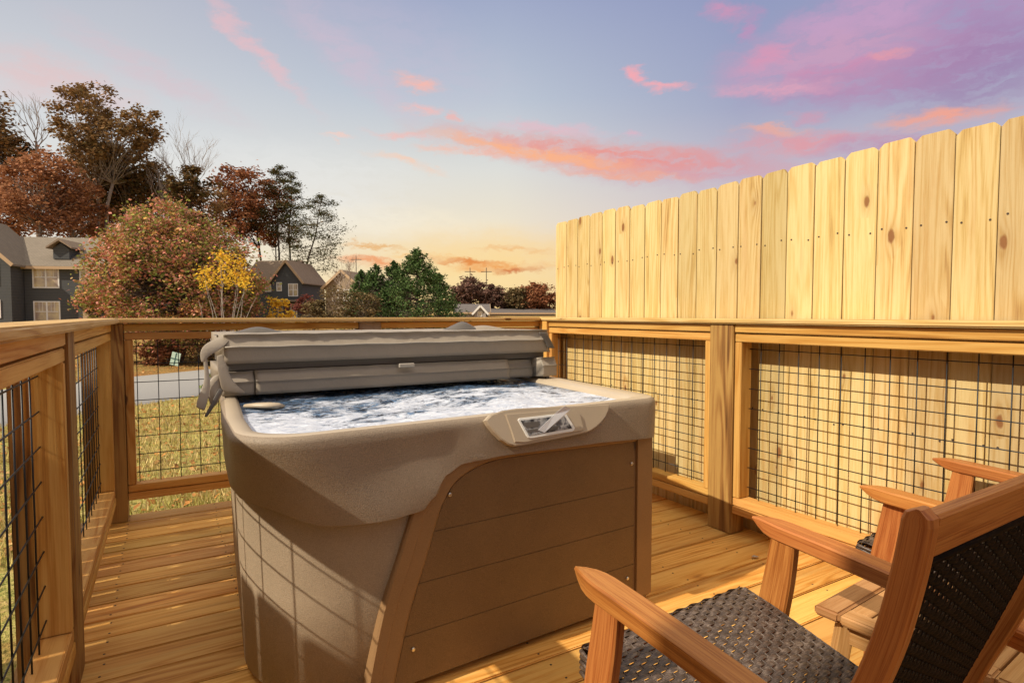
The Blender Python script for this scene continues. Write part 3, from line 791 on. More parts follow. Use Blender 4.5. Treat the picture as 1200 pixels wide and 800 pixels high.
# more dark open water towards the lid
dk = t.math('MULTIPLY', t.math('SUBTRACT', spz.outputs[1], 1.95), .42, clamp=True)
f = t.math('SUBTRACT', t.math('ADD', t.math('MULTIPLY', n1, .8), t.math('MULTIPLY', n2, .55)), t.math('ADD', dk, t.math('MULTIPLY', t.math('ABSOLUTE', t.math('SUBTRACT', n3, .5)), .5)))
foam = t.ramp(f, [(.50, 0.0), (.62, 1.0)])
fc = t.ramp(n3, [(.3, (.40, .46, .60)), (.60, (.80, .83, .90))])
wcol = t.ramp(n3, [(.42, (.004, .010, .022)), (.60, (.12, .22, .38))])
cc = t.mix(foam, wcol, fc)
nr = t.bump(t.math('ADD', t.math('MULTIPLY', n1, 1.2), n3), 1, .012)
t.out(t.bsdf(cc, t.ramp(foam, [(0, .08), (1, .5)]), nr, .5)); M['water'] = m
tlink('water', bm, M['water'], tub, smooth=True)
# headrest by the lid corner, just above the water
bm = newbm(); pc = on_plane(303, 474, Vector((0, 0, .782)), Vector((0, 0, 1)))
tube(bm, [(pc.x - .055, pc.y + .06, .775), (pc.x - .02, pc.y + .03, .780), (pc.x + .02, pc.y, .781), (pc.x + .05, pc.y - .015, .779), (pc.x + .07, pc.y - .005, .770)], [.012, .018, .021, .019, .01], 10)
for v in bm.verts: v.co.z = .776 + (v.co.z - .776) * .55
tlink('headrest', bm, M['rim'], tub, smooth=True)

# control panel pod on the front rim
pn = Vector((0, -.92, .27)).normalized(); p0 = Vector((1, TY0 - .012, TZ + .004)) 
def z5(a, b): return (560 + a / 6.667, 440 + b / 6.667)
pns = Vector((pn.x - SH * pn.y, pn.y, pn.z))
def podpt(a, b, h=0):
    p = on_plane(*z5(a, b), p0 + pn * h + Vector((0, shr(1), 0)), pns); return Vector((p.x, p.y - shr(p.x), p.z))
outl = [(60, 350), (105, 305), (195, 272), (300, 256), (460, 248), (640, 240), (840, 232), (1030, 222), (1022, 270), (1000, 320), (968, 362), (930, 398), (890, 425), (850, 443), (740, 468), (600, 496), (450, 524), (340, 545), (290, 548), (240, 534), (190, 500), (130, 440), (85, 388)]
def pod(bm, pts, h0, h1, mi=0, bev=.003):
    A = [podpt(a, b, h1) for a, b in pts]; B = [podpt(a, b, h1) + pn * (h0 - h1) for a, b in pts]
    va = [bm.verts.new(p) for p in A]; vb = [bm.verts.new(p) for p in B]; n = len(A)
    f = bm.faces.new(va); f.material_index = mi
    for i in range(n):
        q = bm.faces.new((va[i], vb[i], vb[(i + 1) % n], va[(i + 1) % n])); q.material_index = mi
    bmesh.ops.recalc_face_normals(bm, faces=bm.faces[:])
    if bev: bmesh.ops.bevel(bm, geom=[e for e in f.edges], offset=bev, segments=3, affect='EDGES')
bm = newbm(); pod(bm, outl, -.02, .004, 0, .003); cp = tlink('control_pod', bm, M['rim'], tub, smooth=False)
bm = newbm(); pod(bm, [(215, 300), (700, 258), (800, 300), (830, 415), (812, 430), (372, 522), (290, 520), (262, 430)], .002, .0085, 0, .002)
under(tlink('control_surround', bm, M['rim'], tub), cp)
bm = newbm(); pod(bm, [(312, 345), (325, 332), (670, 292), (692, 298), (760, 405), (755, 425), (740, 436), (415, 490), (392, 485), (380, 470)], .006, .0115, 0, .0015)
under(tlink('display_frame', bm, M['white'], tub), cp)
def disp():
    m, t = mat('display_screen'); tc = t.n('ShaderNodeTexCoord')
    n = t.noise(tc.outputs['Object'], 38, 2, .5, .4)
    t.out(t.bsdf(t.ramp(n, [(.38, (.04, .04, .045)), (.45, (.22, .22, .22)), (.58, (.40, .39, .38)), (.66, (.12, .12, .13))]), .25, None, .6)); return m
bm = newbm(); pod(bm, [(335, 350), (672, 308), (738, 410), (400, 470)], .009, .0125, 0, 0)
M['disp'] = disp(); under(tlink('display', bm, M['disp'], tub), cp)
for pl in ([(350, 372), (400, 362), (470, 358), (490, 380), (470, 400), (380, 408)], [(385, 425), (470, 412), (490, 420), (480, 432), (392, 445)], [(520, 440), (590, 395), (640, 388), (620, 420)]):
    bm = newbm(); pod(bm, pl, .0120, .0135, 0, 0); under(tlink('button', bm, M['vinyl_grey'], tub), cp)
# lifted clear protective film
bm = newbm()
A = [podpt(470, 425, .0145), podpt(520, 445, .0145), podpt(690, 300, .022), podpt(725, 262, .036), podpt(680, 235, .040), podpt(600, 300, .026)]
f = bm.faces.new([bm.verts.new(p) for p in A]); M['film'] = simple('peeling_film', lambda t, P: t.out(t.bsdf((.78, .78, .80), .2, None, .5, 0, Alpha=.75)))
o = tlink('film', bm, M['film'], tub); md = o.modifiers.new('s', 'SOLIDIFY'); md.thickness = .0008; under(o, cp)
M['ink'] = simple('printed_ink', lambda t, P: t.out(t.bsdf((.10, .10, .11), .5)))
for i, (a, b) in enumerate(((545, 392), (570, 382), (595, 372), (618, 364))):
    bm = newbm(); pod(bm, [(a, b - 9), (a + 10, b - 14), (a + 13, b), (a + 3, b + 6)], .0125, .0150, 0, 0); under(tlink('printed_mark', bm, M['ink'], tub), cp)

# ------------------------------------------------------------------ folded lid
LY0, LY1 = 2.42, 3.16
lid = thing('tub_cover', (.93, 2.8, TZ), 'folded taupe vinyl hot tub cover stacked on the back half of the tub', 'cover')
def slab(x0, x1, y0, y1, zf0, zf1, zb0, zb1, seg=40, wr=.004, seed=0):
    """soft slab, front edge heights zf0..zf1, back edge heights zb0..zb1"""
    bm = newbm(); prof = [(0, 0), (0, .15), (0, .4), (0, .52), (0, .56), (0, .6), (0, .8), (.0, .94), (.012, 1.0), (.04, 1.0), (.2, 1), (.5, 1), (.8, 1), (1, 1), (1, .5), (1, 0), (.5, 0)]
    rings = []
    for i in range(seg + 1):
        x = x0 + (x1 - x0) * i / seg; r_ = []
        for a, b in prof:
            y = y0 + (y1 - y0) * a
            lo = zf0 + (zb0 - zf0) * a; hi = zf1 + (zb1 - zf1) * a
            z = lo + (hi - lo) * b
            nn = noise.noise(Vector((x * 9 + seed, z * 22 + x * 12, seed))) + .5 * noise.noise(Vector((x * 24, z * 50 + x * 20, seed)))
            yo = nn * wr * (1.6 if b > .56 else .7) if a < .1 else 0
            if a == 0 and abs(b - .56) < .01: yo -= .006       # seam piping
            if a == 0 and b > .56: yo += (b - .56) * .060
            r_.append((x, y + yo, z + (nn * wr * .35 if b > .5 and a > 0 else 0)))
        rings.append(r_)
    vs = [[bm.verts.new(p) for p in r] for r in rings]; n = len(prof)
    for a, b in zip(vs[:-1], vs[1:]):
        for k in range(n):
            f = bm.faces.new((a[k], a[(k + 1) % n], b[(k + 1) % n], b[k])); f.smooth = True
    bm.faces.new(vs[0]); bm.faces.new(list(reversed(vs[-1])))
    bmesh.ops.recalc_face_normals(bm, faces=bm.faces[:]); return bm
up = link('upper_panel', slab(.178, 1.628, LY0, LY1, .916, 1.026, .930, 1.018, 90, .0045, 3), M['vinyl'], lid, smooth=True)
bm = newbm(); tube(bm, [(.180 + 1.446 * i / 30, LY0 - .0085, .9785 + .0012 * math.sin(i * 1.3)) for i in range(31)], .0032, 6); o = link('piping', bm, M['vinyl_light'], lid, smooth=True); o.parent = up
bm = newbm(); board(bm, (.19, LY0 + .035, .885), (1.62, LY1 - .02, .92), 0, .004); link('hinge_fold', bm, M['vinyl_grey'], lid)
lo = link('lower_panel', slab(.285, 1.40, LY0 + .0, LY1, .795, .886, .80, .88, 60, .0025, 8), M['vinyl'], lid, smooth=True)
o = link('end_block', slab(.170, .280, LY0 + .01, LY1 - .02, .795, .884, .80, .88, 12, .006, 12), M['vinyl'], lid, smooth=True)
bm = slab(1.55, 1.632, LY0 - .06, LY0 + .10, .803, .896, .79, .88, 10, .004, 20); link('end_flap', bm, M['vinyl'], lid, smooth=True)
bm = newbm(); board(bm, (1.582, LY0 - .045, .783), (1.600, LY0 - .03, .806), 2, .002); link('bracket', bm, M['vinyl_grey'], lid)
bm = slab(1.40, 1.56, LY0 + .03, LY1 - .02, .795, .880, .80, .875, 10, .003, 22); link('end_block', bm, M['vinyl'], lid, smooth=True)
bm = newbm(); p = on_y(477, 428, LY0 - .012); board(bm, (p.x - .035, LY0 - .014, p.z - .009), (p.x + .035, LY0 - .002, p.z + .009), 0, .003); link('handle_tab', bm, M['vinyl_light'], lid)
def ribbon(name, pts, width, m, th=.003, curl=0):
    """strip following pts; width vectors given per point"""
    bm = newbm(); rows = []
    for i, p in enumerate(pts):
        p = Vector(p); w_ = Vector(width[i]) if isinstance(width, list) else Vector(width)
        rows.append([bm.verts.new(p + w_ * (k / 4 - .5) + Vector((0, -1, 0)) * math.sin(math.pi * k / 4) * curl) for k in range(5)])
    for a, b in zip(rows[:-1], rows[1:]):
        for k in range(4): bm.faces.new((a[k], a[k + 1], b[k + 1], b[k])).smooth = True
    o = link(name, bm, m, lid, smooth=True)
    md = o.modifiers.new('s', 'SOLIDIFY'); md.thickness = th * .7; md.offset = 0
    md = o.modifiers.new('u', 'SUBSURF'); md.levels = md.render_levels = 1
    return o
def lp_(x, y, Y=2.44): return on_y(x, y, Y)
def flap(name, quads, m, Y=2.42, curl=.008):
    """quads: list of (left px, right px, depth) rows from top to bottom"""
    pts = []; ws = []
    for (a, b, yy) in quads:
        A = on_y(*a, yy); B = on_y(*b, yy); pts.append((A + B) / 2); ws.append(B - A)
    return ribbon(name, pts, ws, m, .003, curl)
flap('corner_flap', [((258, 395), (276, 393), 2.46), ((247, 399), (268, 400), 2.43), ((239, 404), (262, 407), 2.41), ((235, 410), (252, 413), 2.40), ((234, 417), (244, 417), 2.395), ((236, 425), (240, 424), 2.39)], M['vinyl'], curl=.003)
flap('strap', [((238, 419), (243, 419), 2.42), ((239, 432), (244, 432), 2.415), ((240, 444), (247, 445), 2.41), ((236, 456), (246, 458), 2.405), ((231, 468), (243, 471), 2.40), ((229, 477), (240, 482), 2.40)], M['vinyl_light'], curl=.002)
flap('corner_flap', [((250, 440), (262, 436), 2.43), ((244, 447), (264, 447), 2.42), ((242, 458), (262, 459), 2.41), ((244, 468), (258, 466), 2.41), ((248, 478), (254, 474), 2.41)], M['vinyl'], curl=.006)
flap('strap', [((257, 454), (262, 456), 2.40), ((250, 467), (255, 469), 2.39), ((243, 481), (247, 483), 2.385), ((239, 488), (242, 489), 2.38)], M['vinyl_grey'], curl=.001)
flap('corner_flap', [((254, 416), (262, 414), 2.43), ((254, 428), (266, 430), 2.415), ((256, 440), (272, 447), 2.405), ((258, 450), (284, 456), 2.40), ((260, 459), (290, 462), 2.40)], M['vinyl'], curl=.001)
flap('corner_flap', [((630, 389), (640, 389), 2.41), ((636, 396), (645, 397), 2.41), ((640, 403), (650, 407), 2.41), ((641, 408), (650, 408), 2.41)], M['vinyl_grey'], curl=.004)
# handles arching up at the back edge of the cover
def hump(px, top, half, Y, m):
    bm = newbm(); c = on_y(px, top, Y); e = on_y(px + half, top, Y).x - c.x; rows = []
    base = 1.015
    for i in range(25):
        s = -1 + 2 * i / 24; k = math.exp(-(s * 1.9) ** 2) - math.exp(-3.6)
        rows.append([bm.verts.new((c.x + e * s, Y + d, base + (c.z - base) * k * g)) for d, g in ((-.05, .0), (-.03, .75), (-.005, 1), (.03, .8), (.05, 0))])
    for a, b in zip(rows[:-1], rows[1:]):
        for k in range(4): bm.faces.new((a[k], b[k], b[k + 1], a[k + 1]))
    return link('handle', bm, m, lid, smooth=True)
hump(302, 382.5, 48, 2.75, M['vinyl_grey']); hump(541, 376.5, 30, 2.72, M['vinyl_grey']); hump(565, 381, 48, 2.72, M['vinyl'])

# ------------------------------------------------------------------ chairs
def wickermat(name, cols, spec=.4, rg=.42):
    m, t = mat(name); geo = t.n('ShaderNodeNewGeometry'); tc = t.n('ShaderNodeTexCoord')
    mp_ = t.n('ShaderNodeMapping'); mp_.inputs['Scale'].default_value = (18, 600, 600); t.l(tc.outputs['Object'], mp_.inputs[0])
    n = t.noise(mp_.outputs[0], 1, 3, .6); n2 = t.noise(tc.outputs['Object'], 60, 2)
    c = t.ramp(t.math('ADD', t.math('MULTIPLY', n, .6), t.math('MULTIPLY', n2, .4)), [(.3, cols[0]), (.5, cols[1]), (.7, cols[2])])
    t.out(t.bsdf(c, rg, t.bump(n, .5, .0006), spec)); return m
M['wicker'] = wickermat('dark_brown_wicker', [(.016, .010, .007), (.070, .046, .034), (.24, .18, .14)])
M['wicker_back'] = wickermat('shaded_dark_wicker', [(.006, .004, .003), (.014, .009, .007), (.034, .023, .018)], .08, .7)  # darker copy of the wicker; the backrest's shade is put into its colour
def weave(bm, x0, x1, prof, pitch, cord, amp, wid, th=.0016):
    """rows of flat strands running in x, placed along profile prof [(y,z)..]; cords run along the profile"""
    L = [0]
    for a, b in zip(prof[:-1], prof[1:]): L.append(L[-1] + math.dist(a, b))
    def P(s):
        for i in range(len(prof) - 1):
            if s <= L[i + 1] + 1e-9:
                f_ = (s - L[i]) / (L[i + 1] - L[i]); a, b = prof[i], prof[i + 1]
                dy, dz = (b[0] - a[0]) / (L[i + 1] - L[i]), (b[1] - a[1]) / (L[i + 1] - L[i])
                return Vector((0, a[0] + f_ * (b[0] - a[0]), a[1] + f_ * (b[1] - a[1]))), Vector((0, dy, dz)), Vector((0, -dz, dy))
    ncord = int((x1 - x0) / cord); rows = int(L[-1] / pitch)
    for r_ in range(rows):
        c, d, n = P((r_ + .5) * pitch); prev = None; ph = (r_ % 2) * math.pi
        for k in range(ncord * 4 + 1):
            x = x0 + (x1 - x0) * k / (ncord * 4)
            h = math.sin(k / 4 * math.pi + ph + math.pi / 4) * amp
            o = c + n * h + Vector((x, 0, 0)); w_ = d * wid * .5
            row = [bm.verts.new(o - w_ - n * th * .3), bm.verts.new(o - w_ * .4 + n * th), bm.verts.new(o + w_ * .4 + n * th), bm.verts.new(o + w_ - n * th * .3), bm.verts.new(o - n * th)]
            if prev:
                for i in range(5): bm.faces.new((prev[i], row[i], row[(i + 1) % 5], prev[(i + 1) % 5]))
            prev = row
    for k in range(ncord + 1):
        x = x0 + (x1 - x0) * k / ncord; pts = []
        s = 0
        while s < L[-1]:
            pts.append(P(s)[0] + Vector((x, 0, 0))); s += pitch * 2
        tube(bm, pts, .0022, 4)
def plank_path(bm, path, x0, x1, w0, bev=.004, round_top=False, widths=None):
    """plank lying in a vertical y-z plane following path (y,z), width w0 across, thickness x0..x1; uv along the path"""
    uv = bm.loops.layers.uv.verify(); n = len(path); A = []; B = []; ac = [0]
    for i in range(n):
        a = Vector(path[max(0, i - 1)]); b = Vector(path[min(n - 1, i + 1)]); d = (b - a).normalized(); nn = Vector((-d.y, d.x))
        w_ = (widths(i / (n - 1)) if widths else w0) / 2; p = Vector(path[i]); A.append(p + nn * w_); B.append(p - nn * w_)
        if i: ac.append(ac[-1] + (Vector(path[i]) - Vector(path[i - 1])).length)
    xa, xb = x0, x1; ou, ov = random.uniform(0, 50), random.uniform(0, 50)
    sec = []
    for i in range(n):
        a, b = A[i], B[i]; c = (b - a); l = c.length; c = c / l if l > 1e-6 else c; e = min(bev, l * .3)
        pts = [(xa + e, a), (xb - e, a), (xb, a + c * e), (xb, b - c * e), (xb - e, b), (xa + e, b), (xa, b - c * e), (xa, a + c * e)]
        sec.append([bm.verts.new((x, p.x, p.y)) for x, p in pts])
    per = [0, .02, .024, .024 + w0, .028 + w0, .048 + w0, .052 + w0, .052 + 2 * w0, .056 + 2 * w0]
    for i in range(n - 1):
        for k in range(8):
            f = bm.faces.new((sec[i][k], sec[i][(k + 1) % 8], sec[i + 1][(k + 1) % 8], sec[i + 1][k])); f.smooth = False
            for lp2, (di, dk) in zip(f.loops, ((0, 0), (0, 1), (1, 1), (1, 0))): lp2[uv].uv = (ac[i + di] + ou, per[k + dk] + ov)
    bm.faces.new(sec[0]); bm.faces.new(sec[-1]); bmesh.ops.recalc_face_normals(bm, faces=bm.faces[:])

def make_chair():
    # local frame: x right, y towards the tub, origin on the deck under the chair centre; seat front at y=+.32
    c = thing('patio_armchair', (0, 0, 0), '', 'armchair')
    def part(name, bm, m=M['acacia'], sm=False): return link(name, bm, m, c, smooth=sm, local=True)
    YO = -.68       # world Y (chair 1) -> local
    # seat: wicker wraps over the front edge
    prof = sm_poly([(1.000 + YO, .325), (1.004 + YO, .372)], 2) + [(.998 + YO, .386), (.985 + YO, .392)] + [(.90 + YO, .378), (.80 + YO, .355), (.66 + YO, .322), (.52 + YO, .298)]
    bm = newbm(); weave(bm, -.262, .262, prof, .0112, .0230, .0019, .0122)
    seat = part('seat', bm, M['wicker'])
    for sx in (-1, 1):     # woven side edges
        bm = newbm()
        for k in range(5):
            pts = []
            for i in range(28):
                s = i / 27; y = 1.0 + YO - s * .46; zt = .386 - s * .088
                pts.append((sx * (.2645 + .0018 * math.sin(i * 1.57 + k * math.pi)), y, zt - .008 - k * .0115))
            tube(bm, pts, .0052, 5)
        part('seat_edge', bm, M['wicker'], True)
    bm = newbm()
    for sx in (-1, 1): beam(bm, (sx * .24, .99 + YO, .345), (sx * .24, .50 + YO, .265), .022, .05)
    beam(bm, (-.25, .985 + YO, .345), (.25, .985 + YO, .345), .02, .04); beam(bm, (-.25, .50 + YO, .262), (.25, .50 + YO, .262), .022, .05)
    part('seat_frame', bm)
    for sx in (-1, 1):
        # arm: a flat plank with a pointed front, sloping gently back
        bm = newbm(); n = 26; rows = []
        uv = bm.loops.layers.uv.verify(); ou = random.uniform(0, 40)
        for i in range(n + 1):
            s = i / n; y = .985 - s * .60; z = .585 - s * .052 + .006 * math.sin(s * math.pi)
            if s < .16: hw = .004 + .026 * math.sin(min(1, s / .16) * math.pi / 2)
            else: hw = .030 - .004 * (s - .16)
            th = .008 + .030 * math.sin(min(1, s / .11) * math.pi / 2)
            z -= .010 * max(0, 1 - s / .12) ** 2
            cx = sx * .292; e = .004
            zb = z - th
            rows.append([bm.verts.new(q) for q in ((cx - hw + e, y + YO, z), (cx + hw - e, y + YO, z), (cx + hw, y + YO, z - e), (cx + hw, y + YO, zb + e), (cx + hw - e, y + YO, zb), (cx - hw + e, y + YO, zb), (cx - hw, y + YO, zb + e), (cx - hw, y + YO, z - e))])
        per = [0, .052, .056, .086, .09, .142, .146, .176, .18]
        for i in range(n):
            for k in range(8):
                f = bm.faces.new((rows[i][k], rows[i + 1][k], rows[i + 1][(k + 1) % 8], rows[i][(k + 1) % 8]))
                for lp2, (a, b) in zip(f.loops, ((0, 0), (1, 0), (1, 1), (0, 1))): lp2[uv].uv = ((i + a) * .023 + ou, per[k + b] + ou)
        bm.faces.new(rows[0]); bm.faces.new(rows[-1]); bmesh.ops.recalc_face_normals(bm, faces=bm.faces[:])
        part('armrest', bm)
        # front leg: curved board outside the seat
        path = sm_poly([(.885 + YO, .5455), (.898 + YO, .45), (.918 + YO, .33), (.93 + YO, .18), (.935 + YO, .002)], 24)
        bm = newbm(); xa = sx * .268; xb = sx * .296
        plank_path(bm, path, min(xa, xb), max(xa, xb), .062, widths=lambda s: .062 + .018 * math.sin(s * math.pi) - .012 * s); leg = part('leg', bm)
        bm = newbm(); xx = sx * .2965; tube(bm, [(xx, .915 + YO, .345), (xx + sx * .0015, .915 + YO, .345)], .006, 10); b_ = part('bolt', bm, M['steel']); b_.parent = leg
        # back post: leaning, gently curved
        pp = sm_poly([(.350, .868), (.363, .78), (.385, .68), (.425, .56), (.475, .43), (.50, .33), (.49, .20)], 42)
        pp = [(a + YO + .010, b) for a, b in pp]
        bm = newbm(); xa = sx * .267; xb = sx * .243
        def wd(s):
            e = max(0, 1 - s / .05); return .035 * math.sqrt(max(.02, 1 - e * e * .96)) if e > 0 else .035
        plank_path(bm, pp, min(xa, xb), max(xa, xb), .05, widths=wd); part('back_post', bm)
        bm = newbm(); plank_path(bm, [(.50 + YO, .34), (.44 + YO, .17), (.37 + YO, .002)], min(sx * .2665, sx * .291), max(sx * .2665, sx * .291), .055); part('leg', bm)
    bm = newbm()
    beam(bm, (-.2405, .362 + YO, .832), (.2405, .362 + YO, .832), .022, .056, .004, up=Vector((0, -.12, 1)).normalized())
    part('top_rail', bm)
    bm = newbm(); pb = sm_poly([(.378 + YO, .782), (.402 + YO, .68), (.442 + YO, .56), (.492 + YO, .42), (.525 + YO, .33)], 40)
    weave(bm, -.232, .232, pb, .0112, .0200, .0019, .0120)
    tube(bm, [(-.232, .376 + YO, .786), (.232, .376 + YO, .786)], .008, 8)
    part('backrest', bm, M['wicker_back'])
    return c
ch = make_chair()
ch.location = (1.025, .68, 0); ch.rotation_euler.z = R(1.5)
tag(ch, 'nearest wooden armchair with dark wicker seat, its back to the camera', 'armchair', 'patio armchairs facing the tub')
c2 = copy_tree(ch); c2.location = (2.155, .735, 0); c2.rotation_euler.z = R(6)
c2['label'] = 'farther wooden wicker armchair close to the right mesh railing, beyond the side table'

# side table
tb = thing('side_table', (1.63, .68, 0), 'low slatted wooden side table between the two wicker armchairs', 'table', rz=R(5))
def tp(name, bm): return link(name, bm, M['acacia_table'], tb, local=True)
S = .215; TH = .368
bm = newbm()
board(bm, (-S, S - .062, TH - .026), (S, S, TH), 0, .006, seg=3); board(bm, (-S, -S, TH - .026), (S, -S + .062, TH), 0, .006, seg=3)
board(bm, (-S, -S + .0635, TH - .027), (-S + .052, S - .0635, TH - .001), 1, .005, seg=3); board(bm, (S - .052, -S + .0635, TH - .027), (S, S - .0635, TH - .001), 1, .005, seg=3)
tp('top_frame', bm)
w_ = (2 * S - .127) / 6
for i in range(6):
    bm = newbm(); y0 = -S + .0645 + i * w_; board(bm, (-S + .053, y0 + .0025, TH - .022), (S - .053, y0 + w_ - .0025, TH - .004), 0, .002); tp('slat', bm)
for sx in (-1, 1):
    for sy in (-1, 1):
        bm = newbm(); beam(bm, (sx * (S - .055), sy * (S - .055), TH - .028), (sx * (S - .02), sy * (S - .02), .001), .035, .035); tp('leg', bm)
bm = newbm()
for sx in (-1, 1):
    board(bm, (sx * (S - .045) - .009, -S + .07, TH - .085), (sx * (S - .045) + .009, S - .07, TH - .028), 1, .002)
    board(bm, (-S + .07, sx * (S - .045) - .009, TH - .085), (S - .07, sx * (S - .045) + .009, TH - .028), 0, .002)
tp('apron', bm)

# ------------------------------------------------------------------ houses
def basis(pt, yaw):
    """house frame: x along its front (to the right in the photo), y into depth"""
    return pt, Matrix.Rotation(-YAW + yaw, 4, 'Z')
class House:
    def __init__(s, name, x, d, yaw, label, cat='house', grp=None):
        q = at(x, 368, d); s.z0 = gh(q.x, q.y) - .1
        s.o = thing(name, (q.x, q.y, s.z0), label, cat, grp, rz=-YAW + yaw); s.d = d
    def H(s, y): return CAMH + (400 - 31.5 - y) / FPX * s.d - s.z0      # local height of a photo row
    def box(s, name, a, b, m, parent=None):
        bm = newbm(); board(bm, a, b, 0, .0); o = link(name, bm, m, s.o, local=True)
        if parent: o.parent = parent
        return o
    def wallg(s, x0, x1, y0, y1, ze, zr, m, axis='x'):
        """walls of a gabled block; ridge along x or along y"""
        bm = newbm()
        if axis == 'x': prism(bm, [(y0, 0), (y1, 0), (y1, ze), ((y0 + y1) / 2, zr), (y0, ze)], x0, x1, 0)
        else: prism(bm, [(x0, 0), (x1, 0), (x1, ze), ((x0 + x1) / 2, zr), (x0, ze)], y0, y1, 1)
        return link('wall', bm, m, s.o, local=True)
    def roofg(s, x0, x1, y0, y1, ze, zr, m, axis='x', ov=.35, th=.14, trim=None):
        bm = newbm()
        if axis == 'x':
            c = (y0 + y1) / 2; k = (zr - ze) / (c - y0); h = .02
            prism(bm, [(y0 - ov, ze - ov * k + h), (c, zr + h), (y1 + ov, ze - ov * k + h), (y1 + ov, ze - ov * k + th + h), (c, zr + th + h), (y0 - ov, ze - ov * k + th + h)], x0 - ov, x1 + ov, 0)
        else:
            c = (x0 + x1) / 2; k = (zr - ze) / (c - x0); h = .02
            prism(bm, [(x0 - ov, ze - ov * k + h), (c, zr + h), (x1 + ov, ze - ov * k + h), (x1 + ov, ze - ov * k + th + h), (c, zr + th + h), (x0 - ov, ze - ov * k + th + h)], y0 - ov, y1 + ov, 1)
        o = link('roof', bm, m, s.o, local=True)
        if trim:
            bm = newbm(); e = .16
            if axis == 'y':
                for sg in (-1, 1):
                    a = Vector((c, y0 - ov - .03, zr + th * .5)); b = Vector((c + sg * ((c - x0) + ov), y0 - ov - .03, ze - ov * k + th * .5)); beam(bm, a, b, .05, .26, .0)
            else:
                board(bm, (x0 - ov, y0 - ov - .06, ze - ov * k - .08), (x1 + ov, y0 - ov - .005, ze - ov * k + th), 0, 0)
                for xe in (x0 - ov - .03, x1 + ov + .03):
                    for sg in (-1, 1): beam(bm, (xe, c, zr + th * .5), (xe, c + sg * ((c - y0) + ov), ze - ov * k + th * .5), .05, .26, .0)
            t_ = link('roof_trim', bm, trim, s.o, local=True); t_.parent = o
        return o
    def win(s, x0, x1, z0, z1, y, mull=1, m='glass'):
        f = newbm(); b = .09
        board(f, (x0 - b, y - .06, z0 - b), (x1 + b, y + .02, z0), 0, 0); board(f, (x0 - b, y - .06, z1), (x1 + b, y + .02, z1 + b), 0, 0)
        board(f, (x0 - b, y - .06, z0 + .001), (x0, y + .02, z1 - .001), 0, 0); board(f, (x1, y - .06, z0 + .001), (x1 + b, y + .02, z1 - .001), 0, 0)
        for k in range(1, mull + 1):
            xm = x0 + (x1 - x0) * k / (mull + 1); board(f, (xm - .06, y - .055, z0 + .002), (xm + .06, y + .018, z1 - .002), 0, 0)
        n = mull + 1
        for k in range(n):
            xa = x0 + (x1 - x0) * k / n + .062; xb = x0 + (x1 - x0) * (k + 1) / n - .062
            board(f, (xa, y - .045, (z0 + z1) / 2 - .03), (xb, y + .01, (z0 + z1) / 2 + .03), 0, 0)
            for xm in (xa + (xb - xa) / 3, xa + 2 * (xb - xa) / 3): board(f, (xm - .012, y - .035, (z0 + z1) / 2 + .032), (xm + .012, y + .008, z1 - .002), 0, 0)
        w_ = link('window', f, M['white'], s.o, local=True)
        g = newbm(); board(g, (x0 - .001, y - .02, z0 - .001), (x1 + .001, y + .012, z1 + .001), 0, 0); q = link('pane', g, M[m], s.o, local=True); q.parent = w_
h = House('townhouse', 0, 46, R(10), 'large charcoal townhouse with dormer and white-framed windows at far left')
px = 46 / FPX * 1.02
def hx(x): return x * px
ze, zr = h.H(311), h.H(272)
h.wallg(hx(-90), hx(107), 0, 9, ze, zr + .0, M['side_dark'])
h.roofg(hx(-90), hx(107), 0, 9, ze, zr, M['roof'], trim=M['trimtan'])
h.wallg(hx(108), hx(190), 2.2, 10, ze, zr - .1, M['side_dark'])
h.roofg(hx(109.5), hx(190), 2.2, 10, ze, zr - .1, M['roof'], ov=.3)
h.wallg(hx(-78), hx(26), -1.6, 3.9, h.H(309), h.H(258), M['side_dark'], 'y')
h.roofg(hx(-78), hx(26), -1.6, 3.8, h.H(309), h.H(258), M['roof'], 'y', trim=M['trimtan'])
for (a, b, c, d, mu, yy) in ((-8, 13, 334, 310, 1, -1.6), (-8, 14, 371, 353, 1, -1.6), (-45, -24, 334, 310, 1, -1.6), (-45, -24, 371, 353, 1, -1.6), (36, 61, 336, 313, 1, 0), (85, 93, 329, 317, 0, 0), (36, 61, 376, 354, 1, 0)):
    h.win(hx(a), hx(b), h.H(c), h.H(d), yy, mu)
dm = newbm(); prism(dm, [(hx(52), h.H(302)), (hx(69), h.H(302)), (hx(69), h.H(290)), (hx(60.5), h.H(283)), (hx(52), h.H(290))], .6, 3.6, 1)
dmo = link('dormer', dm, M['side_dark'], h.o, local=True)
dm = newbm(); prism(dm, [(hx(47), h.H(290)), (hx(60.5), h.H(280.5)), (hx(74), h.H(290)), (hx(74), h.H(288)), (hx(60.5), h.H(278)), (hx(47), h.H(288))], .25, 4.3, 1)
o = link('dormer_roof', dm, M['roof2'], h.o, local=True); o.parent = dmo
h.box('downspout', (hx(24.5), -.12, 0), (hx(26), -.02, ze), M['side_dark'])
h.box('awning', (hx(78), -1.3, h.H(354)), (hx(104), -.01, h.H(351)), M['dark'])
h.box('door', (hx(86), -.06, h.H(390)), (hx(98), -.01, h.H(356)), M['trimtan'])

